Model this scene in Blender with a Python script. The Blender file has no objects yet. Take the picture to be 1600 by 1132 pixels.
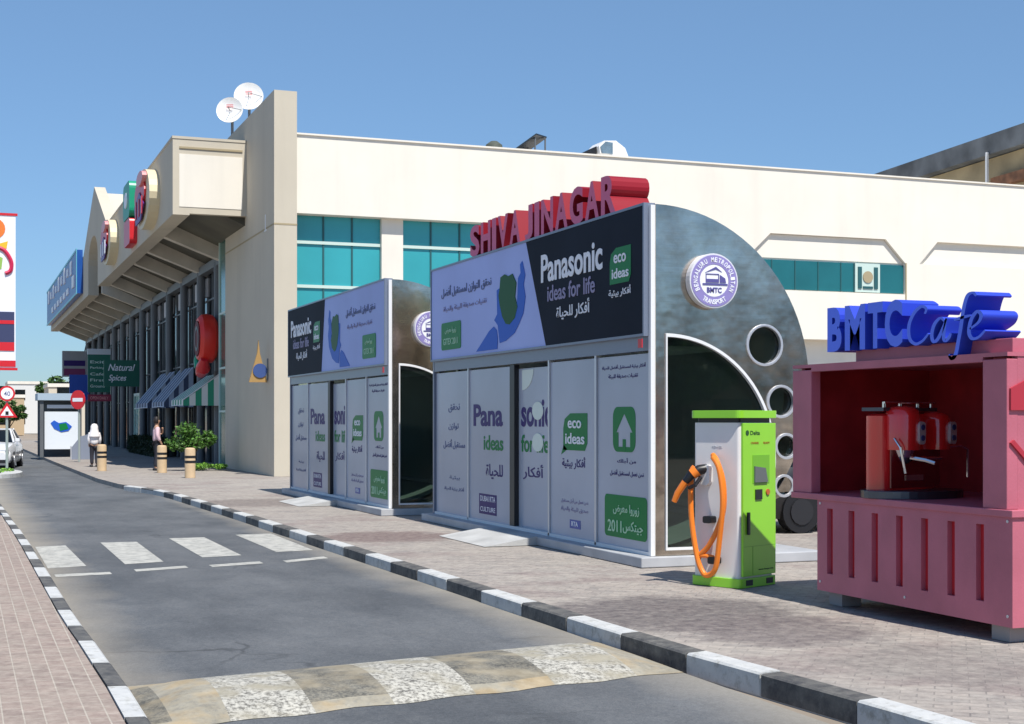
import bpy, math, random
from mathutils import Vector, Matrix
from mathutils.geometry import tessellate_polygon
R = math.radians
random.seed(7)
S = bpy.context.scene
COL = S.collection
# ------------------------------------------------------------------ camera
cam_d = bpy.data.cameras.new('camera'); cam = bpy.data.objects.new('camera', cam_d); COL.objects.link(cam)
cam.location = (0, 0, 1.65); cam.rotation_euler = (R(90), 0, R(-21))
cam_d.sensor_width = 36; cam_d.lens = 50.53; cam_d.shift_y = 0.05625
cam_d.clip_end = 3000; S.camera = cam
# ------------------------------------------------------------------ light
W = bpy.data.worlds.new('World'); S.world = W; W.use_nodes = True
SUN_EL = 60; SUN_AZ = (0.10, -0.995)                  # horizontal direction towards the sun (x, y)
nt = W.node_tree; bg = nt.nodes['Background']
sky = nt.nodes.new('ShaderNodeTexSky'); sky.sky_type = 'NISHITA'; sky.sun_disc = False
sky.sun_elevation = R(SUN_EL); sky.sun_rotation = math.atan2(SUN_AZ[0], SUN_AZ[1])
sky.altitude = 1500; sky.air_density = 1.15; sky.dust_density = 0.0; sky.ozone_density = 3.0
tint = nt.nodes.new('ShaderNodeMix'); tint.data_type = 'RGBA'; tint.blend_type = 'MULTIPLY'; tint.inputs[0].default_value = 1
tint.inputs[7].default_value = (.84, .93, .96, 1); nt.links.new(sky.outputs[0], tint.inputs[6])
wtc = nt.nodes.new('ShaderNodeTexCoord'); wsp = nt.nodes.new('ShaderNodeSeparateXYZ'); nt.links.new(wtc.outputs['Generated'], wsp.inputs[0])
wr_ = nt.nodes.new('ShaderNodeValToRGB'); wr_.color_ramp.elements[0].position = 0.0; wr_.color_ramp.elements[1].position = .32
wr_.color_ramp.elements[0].color = (.40, .50, .66, 1); wr_.color_ramp.elements[1].color = (1, 1, 1, 1); nt.links.new(wsp.outputs[2], wr_.inputs[0])
em_ = wr_.color_ramp.elements.new(.12); em_.color = (.66, .72, .82, 1)
tin2 = nt.nodes.new('ShaderNodeMix'); tin2.data_type = 'RGBA'; tin2.blend_type = 'MULTIPLY'; tin2.inputs[0].default_value = 1
nt.links.new(tint.outputs[2], tin2.inputs[6]); nt.links.new(wr_.outputs[0], tin2.inputs[7]); nt.links.new(tin2.outputs[2], bg.inputs[0]); bg.inputs[1].default_value = 0.125
sun_d = bpy.data.lights.new('sun', 'SUN'); sun_d.energy = 5.0; sun_d.angle = R(0.5); sun_d.color = (1, .96, .89)
sun = bpy.data.objects.new('sun', sun_d); COL.objects.link(sun)
ce = math.cos(R(SUN_EL))
sun.rotation_euler = Vector((SUN_AZ[0]*ce, SUN_AZ[1]*ce, math.sin(R(SUN_EL)))).to_track_quat('Z', 'Y').to_euler()
S.view_settings.view_transform = 'Standard'; S.view_settings.look = 'None'
S.view_settings.exposure = 0.22; S.view_settings.gamma = 1
# ------------------------------------------------------------------ materials
MATS = {}
def mat(name, col, rough=.6, metal=0, var=0, scale=3, bump=0, bscale=40, spec=None, coat=0, dirt=None):
    if name in MATS: return MATS[name]
    m = bpy.data.materials.new(name); m.use_nodes = True; MATS[name] = m
    n = m.node_tree.nodes; l = m.node_tree.links; b = n['Principled BSDF']
    b.inputs['Base Color'].default_value = (*col, 1); b.inputs['Roughness'].default_value = rough
    b.inputs['Metallic'].default_value = metal
    if spec is not None: b.inputs['Specular IOR Level'].default_value = spec
    if coat: b.inputs['Coat Weight'].default_value = coat; b.inputs['Coat Roughness'].default_value = .05
    tc = n.new('ShaderNodeTexCoord')
    if var:
        t = n.new('ShaderNodeTexNoise'); t.inputs['Scale'].default_value = scale; t.inputs['Detail'].default_value = 6
        l.new(tc.outputs['Object'], t.inputs['Vector'])
        r = n.new('ShaderNodeValToRGB'); r.color_ramp.elements[0].position = .3; r.color_ramp.elements[1].position = .7
        r.color_ramp.elements[0].color = (*[c*(1-var) for c in col], 1)
        r.color_ramp.elements[1].color = (*[min(1, c*(1+var*.6)) for c in col], 1)
        l.new(t.outputs['Fac'], r.inputs[0]); l.new(r.outputs[0], b.inputs['Base Color'])
    if bump:
        t2 = n.new('ShaderNodeTexNoise'); t2.inputs['Scale'].default_value = bscale; t2.inputs['Detail'].default_value = 4
        l.new(tc.outputs['Object'], t2.inputs['Vector'])
        bp = n.new('ShaderNodeBump'); bp.inputs['Strength'].default_value = bump; bp.inputs['Distance'].default_value = .01
        l.new(t2.outputs['Fac'], bp.inputs['Height']); l.new(bp.outputs[0], b.inputs['Normal'])
    return m
def nodes(m):
    return m.node_tree.nodes, m.node_tree.links, m.node_tree.nodes['Principled BSDF']
def mixc(n, l, fac, a, b, mode='MIX'):
    x = n.new('ShaderNodeMix'); x.data_type = 'RGBA'; x.blend_type = mode
    for sock, v in ((x.inputs[0], fac), (x.inputs[6], a), (x.inputs[7], b)):
        if isinstance(v, (tuple, list)): sock.default_value = (*v, 1)
        elif isinstance(v, (int, float)): sock.default_value = v
        else: l.new(v, sock)
    return x.outputs[2]
def ramp(n, l, src, p0, p1, c0=(0,0,0), c1=(1,1,1)):
    r = n.new('ShaderNodeValToRGB'); r.color_ramp.elements[0].position = p0; r.color_ramp.elements[1].position = p1
    r.color_ramp.elements[0].color = (*c0, 1); r.color_ramp.elements[1].color = (*c1, 1); l.new(src, r.inputs[0]); return r.outputs[0]
def noise(n, l, vec, sc, det=5, rough=.5, mapping=None):
    if mapping:
        mp = n.new('ShaderNodeMapping'); mp.inputs['Scale'].default_value = mapping; l.new(vec, mp.inputs['Vector']); vec = mp.outputs[0]
    t = n.new('ShaderNodeTexNoise'); t.inputs['Scale'].default_value = sc; t.inputs['Detail'].default_value = det
    t.inputs['Roughness'].default_value = rough; l.new(vec, t.inputs['Vector']); return t.outputs['Fac']
def math_n(n, l, op, a, b=None, clamp=False):
    x = n.new('ShaderNodeMath'); x.operation = op; x.use_clamp = clamp
    for i, v in enumerate((a, b)):
        if v is None: continue
        if isinstance(v, (int, float)): x.inputs[i].default_value = v
        else: l.new(v, x.inputs[i])
    return x.outputs[0]

def asphalt():
    m = mat('asphalt', (.12, .13, .14), .85); n, l, b = nodes(m)
    tc = n.new('ShaderNodeTexCoord').outputs['Object']
    big = noise(n, l, tc, .55, 6, .6, (1, .35, 1)); mid = noise(n, l, tc, 2.2, 6, .65, (1, .5, 1)); fine = noise(n, l, tc, 90, 3, .7)
    c = ramp(n, l, big, .38, .62, (.05, .064, .08), (.135, .145, .155))
    c = mixc(n, l, .45, c, ramp(n, l, mid, .32, .7, (.042, .054, .068), (.155, .16, .165)))
    lanes = noise(n, l, tc, 1.6, 4, .6, (1, .06, 1)); c = mixc(n, l, math_n(n, l, 'MULTIPLY', ramp(n, l, lanes, .5, .68), .5), c, (.045, .055, .066))
    patch = ramp(n, l, noise(n, l, tc, 5, 6, .75), .5, .7); c = mixc(n, l, math_n(n, l, 'MULTIPLY', patch, .4), c, (.20, .195, .185))
    c = mixc(n, l, .45, c, ramp(n, l, noise(n, l, tc, 30, 6, .85), .38, .62, (.03, .036, .045), (.22, .225, .225)))
    c = mixc(n, l, .35, c, ramp(n, l, fine, .3, .7, (.05, .055, .06), (.26, .26, .26)))
    vo = n.new('ShaderNodeTexVoronoi'); vo.feature = 'DISTANCE_TO_EDGE'; vo.inputs['Scale'].default_value = .33
    wob = n.new('ShaderNodeTexNoise'); wob.inputs['Scale'].default_value = 1.5; wob.inputs['Detail'].default_value = 5; l.new(tc, wob.inputs['Vector'])
    av = n.new('ShaderNodeVectorMath'); av.operation = 'ADD'; l.new(tc, av.inputs[0]); l.new(wob.outputs['Color'], av.inputs[1]); l.new(av.outputs[0], vo.inputs['Vector'])
    crack = ramp(n, l, vo.outputs['Distance'], .003, .012, (1,1,1), (0,0,0))
    cm = ramp(n, l, noise(n, l, tc, .5, 2), .55, .62)
    crack = math_n(n, l, 'MULTIPLY', crack, cm)
    c = mixc(n, l, math_n(n, l, 'MULTIPLY', crack, .55), c, (.03, .032, .035))
    c = mixc(n, l, .8, c, ramp(n, l, noise(n, l, tc, .8, 6, .65, (1, .5, 1)), .35, .65, (.48, .5, .53), (1, 1, 1)), 'MULTIPLY')
    # sand blown against the kerbs
    sp = n.new('ShaderNodeSeparateXYZ'); l.new(tc, sp.inputs[0])
    dx = math_n(n, l, 'ABSOLUTE', math_n(n, l, 'SUBTRACT', sp.outputs[0], 2.82))
    wavy = math_n(n, l, 'ADD', dx, math_n(n, l, 'MULTIPLY', noise(n, l, tc, 1.3, 5), .55))
    d = math_n(n, l, 'DIVIDE', math_n(n, l, 'SUBTRACT', wavy, 1.62), .6, True)
    d = math_n(n, l, 'MULTIPLY', d, .6)
    dust = mixc(n, l, noise(n, l, tc, 25, 4), (.3, .26, .2), (.42, .38, .31))
    c = mixc(n, l, d, c, dust)
    l.new(c, b.inputs['Base Color'])
    bp = n.new('ShaderNodeBump'); bp.inputs['Strength'].default_value = .35; bp.inputs['Distance'].default_value = .006
    l.new(fine, bp.inputs['Height']); l.new(bp.outputs[0], b.inputs['Normal'])
    return m
def paver(name, c1, c2, c3, patch, mort, w=.2, h=.1, rot=0, pm=.55, pp=(.55,.68), spots=()):
    m = mat(name, c1, .85); n, l, b = nodes(m)
    tc = n.new('ShaderNodeTexCoord').outputs['Object']
    mp = n.new('ShaderNodeMapping'); mp.inputs['Rotation'].default_value = (0, 0, rot); l.new(tc, mp.inputs['Vector'])
    br = n.new('ShaderNodeTexBrick'); l.new(mp.outputs[0], br.inputs['Vector'])
    br.inputs['Scale'].default_value = 1; br.inputs['Brick Width'].default_value = w; br.inputs['Row Height'].default_value = h
    br.inputs['Mortar Size'].default_value = .006; br.inputs['Mortar Smooth'].default_value = .3
    br.inputs['Color1'].default_value = (*c1, 1); br.inputs['Color2'].default_value = (*c2, 1); br.inputs['Mortar'].default_value = (*mort, 1)
    c = br.outputs['Color']
    pat = ramp(n, l, noise(n, l, tc, .55, 5, .6), *pp)
    c = mixc(n, l, math_n(n, l, 'MULTIPLY', pat, pm), c, patch)
    pat2 = ramp(n, l, noise(n, l, tc, 1.1, 7, .7, (1, 1.4, 1)), .42, .62)
    c = mixc(n, l, math_n(n, l, 'MULTIPLY', pat2, .5), c, c3)
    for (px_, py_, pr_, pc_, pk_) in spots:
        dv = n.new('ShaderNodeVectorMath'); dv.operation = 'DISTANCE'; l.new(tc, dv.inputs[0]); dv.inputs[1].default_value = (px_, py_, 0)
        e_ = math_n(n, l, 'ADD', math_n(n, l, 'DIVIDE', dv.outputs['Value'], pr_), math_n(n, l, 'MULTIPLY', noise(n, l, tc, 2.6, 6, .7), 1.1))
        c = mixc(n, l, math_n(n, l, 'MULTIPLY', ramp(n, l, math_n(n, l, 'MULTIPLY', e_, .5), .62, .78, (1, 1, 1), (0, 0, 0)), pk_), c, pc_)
    c = mixc(n, l, .38, c, ramp(n, l, noise(n, l, tc, 9, 7, .75), .32, .68, (.09, .08, .08), (.52, .47, .41)))
    l.new(c, b.inputs['Base Color'])
    bp = n.new('ShaderNodeBump'); bp.inputs['Strength'].default_value = .6; bp.inputs['Distance'].default_value = .005
    inv = math_n(n, l, 'SUBTRACT', 1, br.outputs['Fac'])
    l.new(math_n(n, l, 'ADD', inv, math_n(n, l, 'MULTIPLY', noise(n, l, tc, 60, 3), .4)), bp.inputs['Height']); l.new(bp.outputs[0], b.inputs['Normal'])
    return m
def speckle(name, base, spot, sc=38, p=(.47, .56), rust=None):
    m = mat(name, base, .8); n, l, b = nodes(m)
    tc = n.new('ShaderNodeTexCoord').outputs['Object']
    f = ramp(n, l, noise(n, l, tc, sc, 5, .75), *p)
    c = mixc(n, l, f, base, spot)
    if rust: c = mixc(n, l, ramp(n, l, noise(n, l, tc, 3.5, 5), .45, .62), c, rust)
    c = mixc(n, l, .2, c, ramp(n, l, noise(n, l, tc, 6, 6, .7), .3, .7, (.04,.04,.04), (.7,.66,.55)))
    l.new(c, b.inputs['Base Color'])
    bp = n.new('ShaderNodeBump'); bp.inputs['Strength'].default_value = .7; bp.inputs['Distance'].default_value = .008
    l.new(noise(n, l, tc, sc, 5, .75), bp.inputs['Height']); l.new(bp.outputs[0], b.inputs['Normal'])
    return m
def steel():
    m = mat('brushed_steel', (.3, .31, .3), .3, 1); n, l, b = nodes(m)
    tc = n.new('ShaderNodeTexCoord').outputs['Object']
    f = noise(n, l, tc, 1.6, 5, .6); g = noise(n, l, tc, 3, 4, .6, (1, 1, 30))
    c = ramp(n, l, f, .33, .72, (.42, .355, .28), (.95, .84, .70))
    l.new(mixc(n, l, .15, c, ramp(n, l, g, .3, .7, (.1,.1,.1), (.6,.6,.6))), b.inputs['Base Color'])
    r = n.new('ShaderNodeMapRange'); l.new(noise(n, l, tc, 2.3, 4), r.inputs[0]); r.inputs[3].default_value = .10; r.inputs[4].default_value = .30
    l.new(r.outputs[0], b.inputs['Roughness'])
    bp = n.new('ShaderNodeBump'); bp.inputs['Strength'].default_value = .3; bp.inputs['Distance'].default_value = .05
    l.new(noise(n, l, tc, 1.5, 3), bp.inputs['Height']); l.new(bp.outputs[0], b.inputs['Normal'])
    return m
def glass(name, tint, trans=.35, rough=.04):
    m = bpy.data.materials.new(name); m.use_nodes = True; n = m.node_tree.nodes; l = m.node_tree.links; MATS[name] = m
    b = n['Principled BSDF']; b.inputs['IOR'].default_value = 2.1; b.inputs['Base Color'].default_value = (*tint, 1); b.inputs['Roughness'].default_value = rough
    t = n.new('ShaderNodeBsdfTransparent'); t.inputs[0].default_value = (.75, .85, .8, 1)
    x = n.new('ShaderNodeMixShader'); x.inputs[0].default_value = trans
    l.new(b.outputs[0], x.inputs[1]); l.new(t.outputs[0], x.inputs[2]); l.new(x.outputs[0], n['Material Output'].inputs[0])
    return m
def wall_paint(name, col, streak=.08):
    m = mat(name, col, .75); n, l, b = nodes(m)
    tc = n.new('ShaderNodeTexCoord').outputs['Object']
    a = noise(n, l, tc, .4, 6, .6); s = noise(n, l, tc, 1.2, 5, .6, (1, 1, .08))
    c = mixc(n, l, ramp(n, l, a, .35, .7), col, [x*(1-streak) for x in col])
    c = mixc(n, l, math_n(n, l, 'MULTIPLY', ramp(n, l, s, .5, .75), .6), c, [x*(1-2.2*streak) for x in col])
    l.new(c, b.inputs['Base Color'])
    bp = n.new('ShaderNodeBump'); bp.inputs['Strength'].default_value = .15; bp.inputs['Distance'].default_value = .01
    l.new(noise(n, l, tc, 30, 4), bp.inputs['Height']); l.new(bp.outputs[0], b.inputs['Normal'])
    return m

M_ASPH = asphalt()
M_PAVL = paver('pink_pavers', (.31, .215, .175), (.235, .165, .135), (.37, .30, .24), (.24, .18, .15), (.50, .44, .36), .22, .11, R(90), .4)
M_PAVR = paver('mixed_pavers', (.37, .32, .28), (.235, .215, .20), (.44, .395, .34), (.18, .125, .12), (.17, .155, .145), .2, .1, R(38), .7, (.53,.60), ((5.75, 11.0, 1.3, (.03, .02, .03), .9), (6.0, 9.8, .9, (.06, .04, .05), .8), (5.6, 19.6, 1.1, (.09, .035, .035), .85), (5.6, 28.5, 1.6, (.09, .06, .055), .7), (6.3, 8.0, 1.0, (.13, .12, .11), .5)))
M_SAND = mat('sandy_ground', (.3, .25, .2), .95, 0, .2, .5)
M_WHITE_K = speckle('kerb_white', (.54, .55, .55), (.30, .30, .28), 9, (.52, .70))
M_BLACK_K = speckle('kerb_black', (.028, .03, .038), (.12, .12, .12), 9, (.55, .72))
M_MARK = speckle('worn_paint', (.46, .455, .42), (.17, .175, .17), 7, (.45, .72))
M_HW = speckle('hump_white', (.52, .50, .44), (.085, .08, .07), 30, (.45, .6), (.30, .27, .2))
M_HD = speckle('hump_dark', (.17, .155, .12), (.05, .05, .045), 42, (.45, .56), (.25, .21, .14))
M_HY = speckle('hump_sand', (.30, .27, .205), (.19, .18, .155), 20, (.5, .68), (.36, .27, .15))
M_CREAM = wall_paint('cream_render', (.83, .775, .675), .07)
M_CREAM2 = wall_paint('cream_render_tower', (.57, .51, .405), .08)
M_SOFF = mat('soffit_shade_tone', (.10, .095, .07), .8, 0, .3, .6)  # shade between the ribs put into the soffit colour
M_RIB = mat('canopy_rib', (.62, .57, .48), .8, 0, .2, 1)  # ribs coloured lighter to stand for light on their undersides
M_GROOVE = mat('groove', (.38, .31, .19), .8)
M_TEAL = mat('teal_glass', (.04, .34, .38), .12, 0, .15, .35, spec=.6)
M_TEALD = mat('dark_teal_glass', (.015, .14, .16), .1, 0, .2, .6)
M_MULL = mat('teal_mullion', (.02, .1, .11), .5)
M_MULW = mat('pale_mullion', (.55, .68, .62), .5)
M_DGLASS = mat('dark_glass', (.008, .011, .013), .12, 0, .5, .8)
M_COLUMN = mat('grey_column', (.13, .14, .15), .45, 0, .15, 1)
M_STEEL = steel()
M_ALU = mat('aluminium', (.62, .63, .66), .35, .6)
M_WFRAME = mat('white_frame', (.78, .78, .78), .4)
M_FILM = mat('lavender_film', (.55, .59, .68), .2, 0, .14, .5, spec=.35)
def translucent(m, col, f):
    n, l, b = nodes(m); t = n.new('ShaderNodeBsdfTranslucent'); t.inputs[0].default_value = (*col, 1); x = n.new('ShaderNodeMixShader'); x.inputs[0].default_value = f
    l.new(b.outputs[0], x.inputs[1]); l.new(t.outputs[0], x.inputs[2]); l.new(x.outputs[0], n['Material Output'].inputs[0])
translucent(M_FILM, (.8, .85, .95), .22)
M_FILMD = mat('charcoal_film', (.014, .019, .032), .6, 0, .2, .8, spec=.08)
M_FILML = mat('pale_blue_film', (.42, .50, .86), .5, 0, .12, .4, spec=.15)
M_BAND = mat('slate_band', (.17, .2, .27), .3)
M_CGLASS = glass('cabin_glass', (.012, .016, .015), .68, .02)
M_GREEN = mat('sign_green', (.012, .2, .055), .35, spec=.12)
M_DGREEN = mat('map_green', (.012, .09, .02), .4, spec=.12)
M_BLUE = mat('map_blue', (.03, .12, .55), .4, spec=.12)
M_WHT = mat('white_ink', (.85, .86, .9), .4, spec=.12)
M_PURP = mat('purple_ink', (.05, .03, .16), .4, spec=.12)
M_GREY = mat('grey_ink', (.14, .16, .3), .4, spec=.12)
M_GREYL = mat('mauve_ink', (.3, .27, .42), .4, spec=.12)
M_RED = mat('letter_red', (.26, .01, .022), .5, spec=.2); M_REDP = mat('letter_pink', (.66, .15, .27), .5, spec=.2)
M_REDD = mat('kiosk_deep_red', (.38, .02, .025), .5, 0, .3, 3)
M_REDF = mat('kiosk_red', (.50, .135, .185), .45, 0, .14, 2.5, .15, 60)
M_REDF2 = mat('kiosk_relief_red', (.42, .03, .05), .45)
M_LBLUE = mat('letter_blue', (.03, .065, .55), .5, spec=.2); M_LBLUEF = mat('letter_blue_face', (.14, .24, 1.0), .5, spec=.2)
M_LIME = mat('lime_paint', (.27, .66, .035), .35, 0, .06, 1.5, coat=.3)
M_WP = mat('white_powder_coat', (.78, .76, .74), .4, 0, .05, 2)
M_BLK = mat('black_plastic', (.012, .012, .014), .4)
M_ORANGE = mat('orange_cable', (.85, .22, .02), .4)
M_CONC = mat('concrete', (.45, .45, .44), .8, 0, .2, 2, .3)
M_LEAF = mat('leaf', (.05, .12, .02), .6, 0, .5, 6)
M_LEAF2 = mat('bright_leaf', (.10, .24, .035), .55, 0, .5, 8)
M_BARK = mat('bark', (.12, .085, .06), .9, 0, .3, 8, .5)
M_CHROME = mat('chrome', (.75, .75, .77), .12, 1)
M_RED_GL = mat('enamel_red', (.72, .02, .02), .12, 0, coat=1)

# ------------------------------------------------------------------ mesh helpers
def tag(o, label=None, cat=None, group=None, kind=None):
    if label: o['label'] = label
    if cat: o['category'] = cat
    if group: o['group'] = group
    if kind: o['kind'] = kind
    return o
def empty(name, loc, rz=0, **k):
    o = bpy.data.objects.new(name, None); COL.objects.link(o); o.location = loc; o.rotation_euler = (0, 0, rz)
    o.empty_display_size = .2
    return tag(o, **k)
class MB:
    def __init__(s): s.v = []; s.f = []; s.m = []; s.mi = 0
    def face(s, idx): s.f.append(tuple(idx)); s.m.append(s.mi)
    def box(s, x0, x1, y0, y1, z0, z1, mi=None):
        if mi is not None: s.mi = mi
        b = len(s.v)
        s.v += [(x, y, z) for z in (z0, z1) for y in (y0, y1) for x in (x0, x1)]
        for q in ((0,2,3,1), (4,5,7,6), (0,1,5,4), (2,6,7,3), (0,4,6,2), (1,3,7,5)): s.face([b+i for i in q])
        return s
    def poly(s, pts):
        b = len(s.v); s.v += [tuple(p) for p in pts]; s.face(range(b, b+len(pts))); return s
    def prism(s, loops, fr, t0, t1):
        """loops: outer + holes, each a list of (a,b); fr(a,b,t)->xyz"""
        if not isinstance(loops[0][0], (tuple, list)): loops = [loops]
        tris = tessellate_polygon([[Vector((a, b, 0)) for a, b in lp] for lp in loops])
        flat = [p for lp in loops for p in lp]; n = len(flat); b = len(s.v)
        s.v += [fr(a, c, t0) for a, c in flat] + [fr(a, c, t1) for a, c in flat]
        for t in tris: s.face([b+i for i in t]); s.face([b+n+i for i in reversed(t)])
        k = 0
        for lp in loops:
            L = len(lp)
            for i in range(L):
                j = (i+1) % L; s.face((b+k+i, b+k+j, b+n+k+j, b+n+k+i))
            k += L
        return s
    def tube(s, pts, r, seg=10, caps=True, rad=None):
        pts = [Vector(p) for p in pts]; b = len(s.v); N = len(pts); up = Vector((0, 0, 1)); prev = None
        for i, p in enumerate(pts):
            d = (pts[min(i+1, N-1)] - pts[max(i-1, 0)]).normalized()
            if prev is None:
                a = d.cross(up); a = a if a.length > .1 else d.cross(Vector((1, 0, 0)))
            else: a = prev - d*prev.dot(d)
            a.normalize(); prev = a; c = d.cross(a); rr = rad[i] if rad else r
            for k in range(seg):
                t = 2*math.pi*k/seg; s.v.append(tuple(p + a*math.cos(t)*rr + c*math.sin(t)*rr))
        for i in range(N-1):
            for k in range(seg):
                k2 = (k+1) % seg; s.face((b+i*seg+k, b+i*seg+k2, b+(i+1)*seg+k2, b+(i+1)*seg+k))
        if caps: s.face([b+k for k in reversed(range(seg))]); s.face([b+(N-1)*seg+k for k in range(seg)])
        return s
    def cyl(s, c, r, h, axis='z', seg=20, r2=None):
        c = Vector(c); d = {'x': Vector((1,0,0)), 'y': Vector((0,1,0)), 'z': Vector((0,0,1))}[axis]
        return s.tube([c, c+d*h], r, seg, True, [r, r if r2 is None else r2])
    def lathe(s, c, prof, seg=20, axis='z'):
        b = len(s.v)
        for r, h in prof:
            for k in range(seg):
                t = 2*math.pi*k/seg; x, y = r*math.cos(t), r*math.sin(t)
                s.v.append({'z': (c[0]+x, c[1]+y, c[2]+h), 'y': (c[0]+x, c[1]+h, c[2]+y), 'x': (c[0]+h, c[1]+x, c[2]+y)}[axis])
        for i in range(len(prof)-1):
            for k in range(seg):
                k2 = (k+1) % seg; s.face((b+i*seg+k, b+i*seg+k2, b+(i+1)*seg+k2, b+(i+1)*seg+k))
        s.face([b+k for k in reversed(range(seg))]); s.face([b+(len(prof)-1)*seg+k for k in range(seg)])
        return s
    def xform(s, M, start=0):
        s.v[start:] = [tuple(M @ Vector(p)) for p in s.v[start:]]; return s
    def build(s, name, mats, parent=None, smooth=False, bevel=0, **k):
        me = bpy.data.meshes.new(name); me.from_pydata(s.v, [], s.f)
        if not isinstance(mats, (list, tuple)): mats = [mats]
        for m in mats: me.materials.append(m)
        for p, i in zip(me.polygons, s.m): p.material_index = i
        import bmesh
        bm = bmesh.new(); bm.from_mesh(me); bmesh.ops.recalc_face_normals(bm, faces=bm.faces); bm.to_mesh(me); bm.free()
        if smooth:
            for p in me.polygons: p.use_smooth = True
            try: me.set_sharp_from_angle(angle=R(35))
            except Exception: pass
        o = bpy.data.objects.new(name, me); COL.objects.link(o)
        if parent: o.parent = parent
        if bevel:
            b = o.modifiers.new('bevel', 'BEVEL'); b.width = bevel; b.segments = 2; b.limit_method = 'ANGLE'; b.angle_limit = R(40)
        return tag(o, **k)
FX = lambda a, b, t: (t, a, b)            # a=y b=z, extruded along x
FY = lambda a, b, t: (a, t, b)            # a=x b=z, extruded along y
FZ = lambda a, b, t: (a, b, t)
def circ(cx, cy, r, n=32, r2=None, a0=0, a1=2*math.pi, close=False):
    k = n + (1 if close else 0)
    return [(cx + r*math.cos(a0+(a1-a0)*i/n), cy + (r2 or r)*math.sin(a0+(a1-a0)*i/n)) for i in range(k)]
def rrect(x0, x1, y0, y1, r, n=5):
    p = []
    for cx, cy, a in ((x1-r, y1-r, 0), (x0+r, y1-r, 90), (x0+r, y0+r, 180), (x1-r, y0+r, 270)):
        p += [(cx + r*math.cos(R(a+90*i/n)), cy + r*math.sin(R(a+90*i/n))) for i in range(n+1)]
    return p
# text -----------------------------------------------------------
AR = {'ا':(0xFE8D,2),'ب':(0xFE8F,4),'ت':(0xFE95,4),'ة':(0xFE93,2),'ج':(0xFE9D,4),'ح':(0xFEA1,4),'خ':(0xFEA5,4),'د':(0xFEA9,2),'ر':(0xFEAD,2),
 'ز':(0xFEAF,2),'س':(0xFEB1,4),'ش':(0xFEB5,4),'ص':(0xFEB9,4),'ض':(0xFEBD,4),'ط':(0xFEC1,4),'ع':(0xFEC9,4),'غ':(0xFECD,4),'ف':(0xFED1,4),'ق':(0xFED5,4),
 'ك':(0xFED9,4),'ل':(0xFEDD,4),'م':(0xFEE1,4),'ن':(0xFEE5,4),'ه':(0xFEE9,4),'و':(0xFEED,2),'ي':(0xFEF1,4),'أ':(0xFE83,2),'ئ':(0xFE89,4),'ى':(0xFEEF,2)}
def arab(s):
    out = []
    for w in s.split(' '):
        if w.isascii(): out.append(w); continue
        g = []
        for i, ch in enumerate(w):
            base, n = AR[ch]
            pj = i > 0 and AR[w[i-1]][1] == 4
            nj = i < len(w)-1 and n == 4
            k = (3 if nj else 1) if pj else (2 if nj else 0)
            g.append(chr(base+k))
        out.append(''.join(reversed(g)))
    return ' '.join(reversed(out))
_tc = {}
def text_mesh(body, extrude, bold):
    key = (body, extrude, bold)
    if key in _tc: return _tc[key]
    c = bpy.data.curves.new('t', 'FONT'); c.body = body; c.extrude = extrude; c.offset = bold; c.resolution_u = 4
    c.fill_mode = 'BOTH'
    o = bpy.data.objects.new('t', c); COL.objects.link(o)
    dg = bpy.context.evaluated_depsgraph_get(); dg.update()
    me = bpy.data.meshes.new_from_object(o.evaluated_get(dg))
    vs = [v.co.copy() for v in me.vertices]; fs = [tuple(p.vertices) for p in me.polygons]
    bpy.data.objects.remove(o); bpy.data.curves.remove(c); bpy.data.meshes.remove(me)
    _tc[key] = (vs, fs); return vs, fs
def text(mb, body, a0, a1, z0, z1, facing, plane, depth=.004, bold=0.0, shear=0):
    """lay the words in the rectangle a0..a1 (left to right as read) x z0..z1 of a vertical plane"""
    vs, fs = text_mesh(body, .05, bold)
    if not vs: return
    X0 = min(v.x for v in vs); X1 = max(v.x for v in vs); Y0 = min(v.y for v in vs); Y1 = max(v.y for v in vs)
    b = len(mb.v)
    for v in vs:
        s = (v.x-X0)/(X1-X0); t = (v.y-Y0)/(Y1-Y0); a = a0+(a1-a0)*s + shear*(t-.5); z = z0+(z1-z0)*t; w = (v.z+.05)/.1*depth
        if facing == 'x-': mb.v.append((plane-w, a, z))       # a is y, decreasing to the right
        elif facing == 'y-': mb.v.append((a, plane-w, z))
        elif facing == 'x+': mb.v.append((plane+w, a, z))
    for f in fs: mb.face([b+i for i in f])

# ================================================================== GROUND
mb = MB(); mb.box(-1500, 1500, -800, 2500, -.6, -.16); mb.build('ground', M_SAND, kind='structure')
mb = MB(); mb.prism([(.9, -40), (4.72, -40), (4.72, 30), (4.5, 33.5), (3.9, 36.8), (3.7, 42), (3.5, 60), (3.2, 120), (-40, 120), (-40, 36), (.7, 33)], FZ, -.19, -.12)
mb.build('road', M_ASPH, kind='structure')
KR = [(5.25, 2.0), (5.08, 5), (4.98, 6.2), (4.93, 7.17), (4.86, 8.15), (4.79, 9.04), (4.76, 10.06), (4.74, 11.07), (4.72, 12.05), (4.71, 13.1), (4.70, 14.15), (4.69, 15.13),
      (4.67, 16.1), (4.65, 17.15), (4.64, 18.2), (4.62, 19.2), (4.61, 20.2), (4.60, 21.3), (4.58, 22.4), (4.57, 23.5), (4.56, 24.6), (4.54, 25.7), (4.52, 26.8), (4.5, 27.9),
      (4.47, 29), (4.44, 30.1), (4.42, 31.2), (4.4, 32.3), (4.34, 33.5), (4.24, 34.6), (4.08, 35.7), (3.8, 36.9)]
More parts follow.
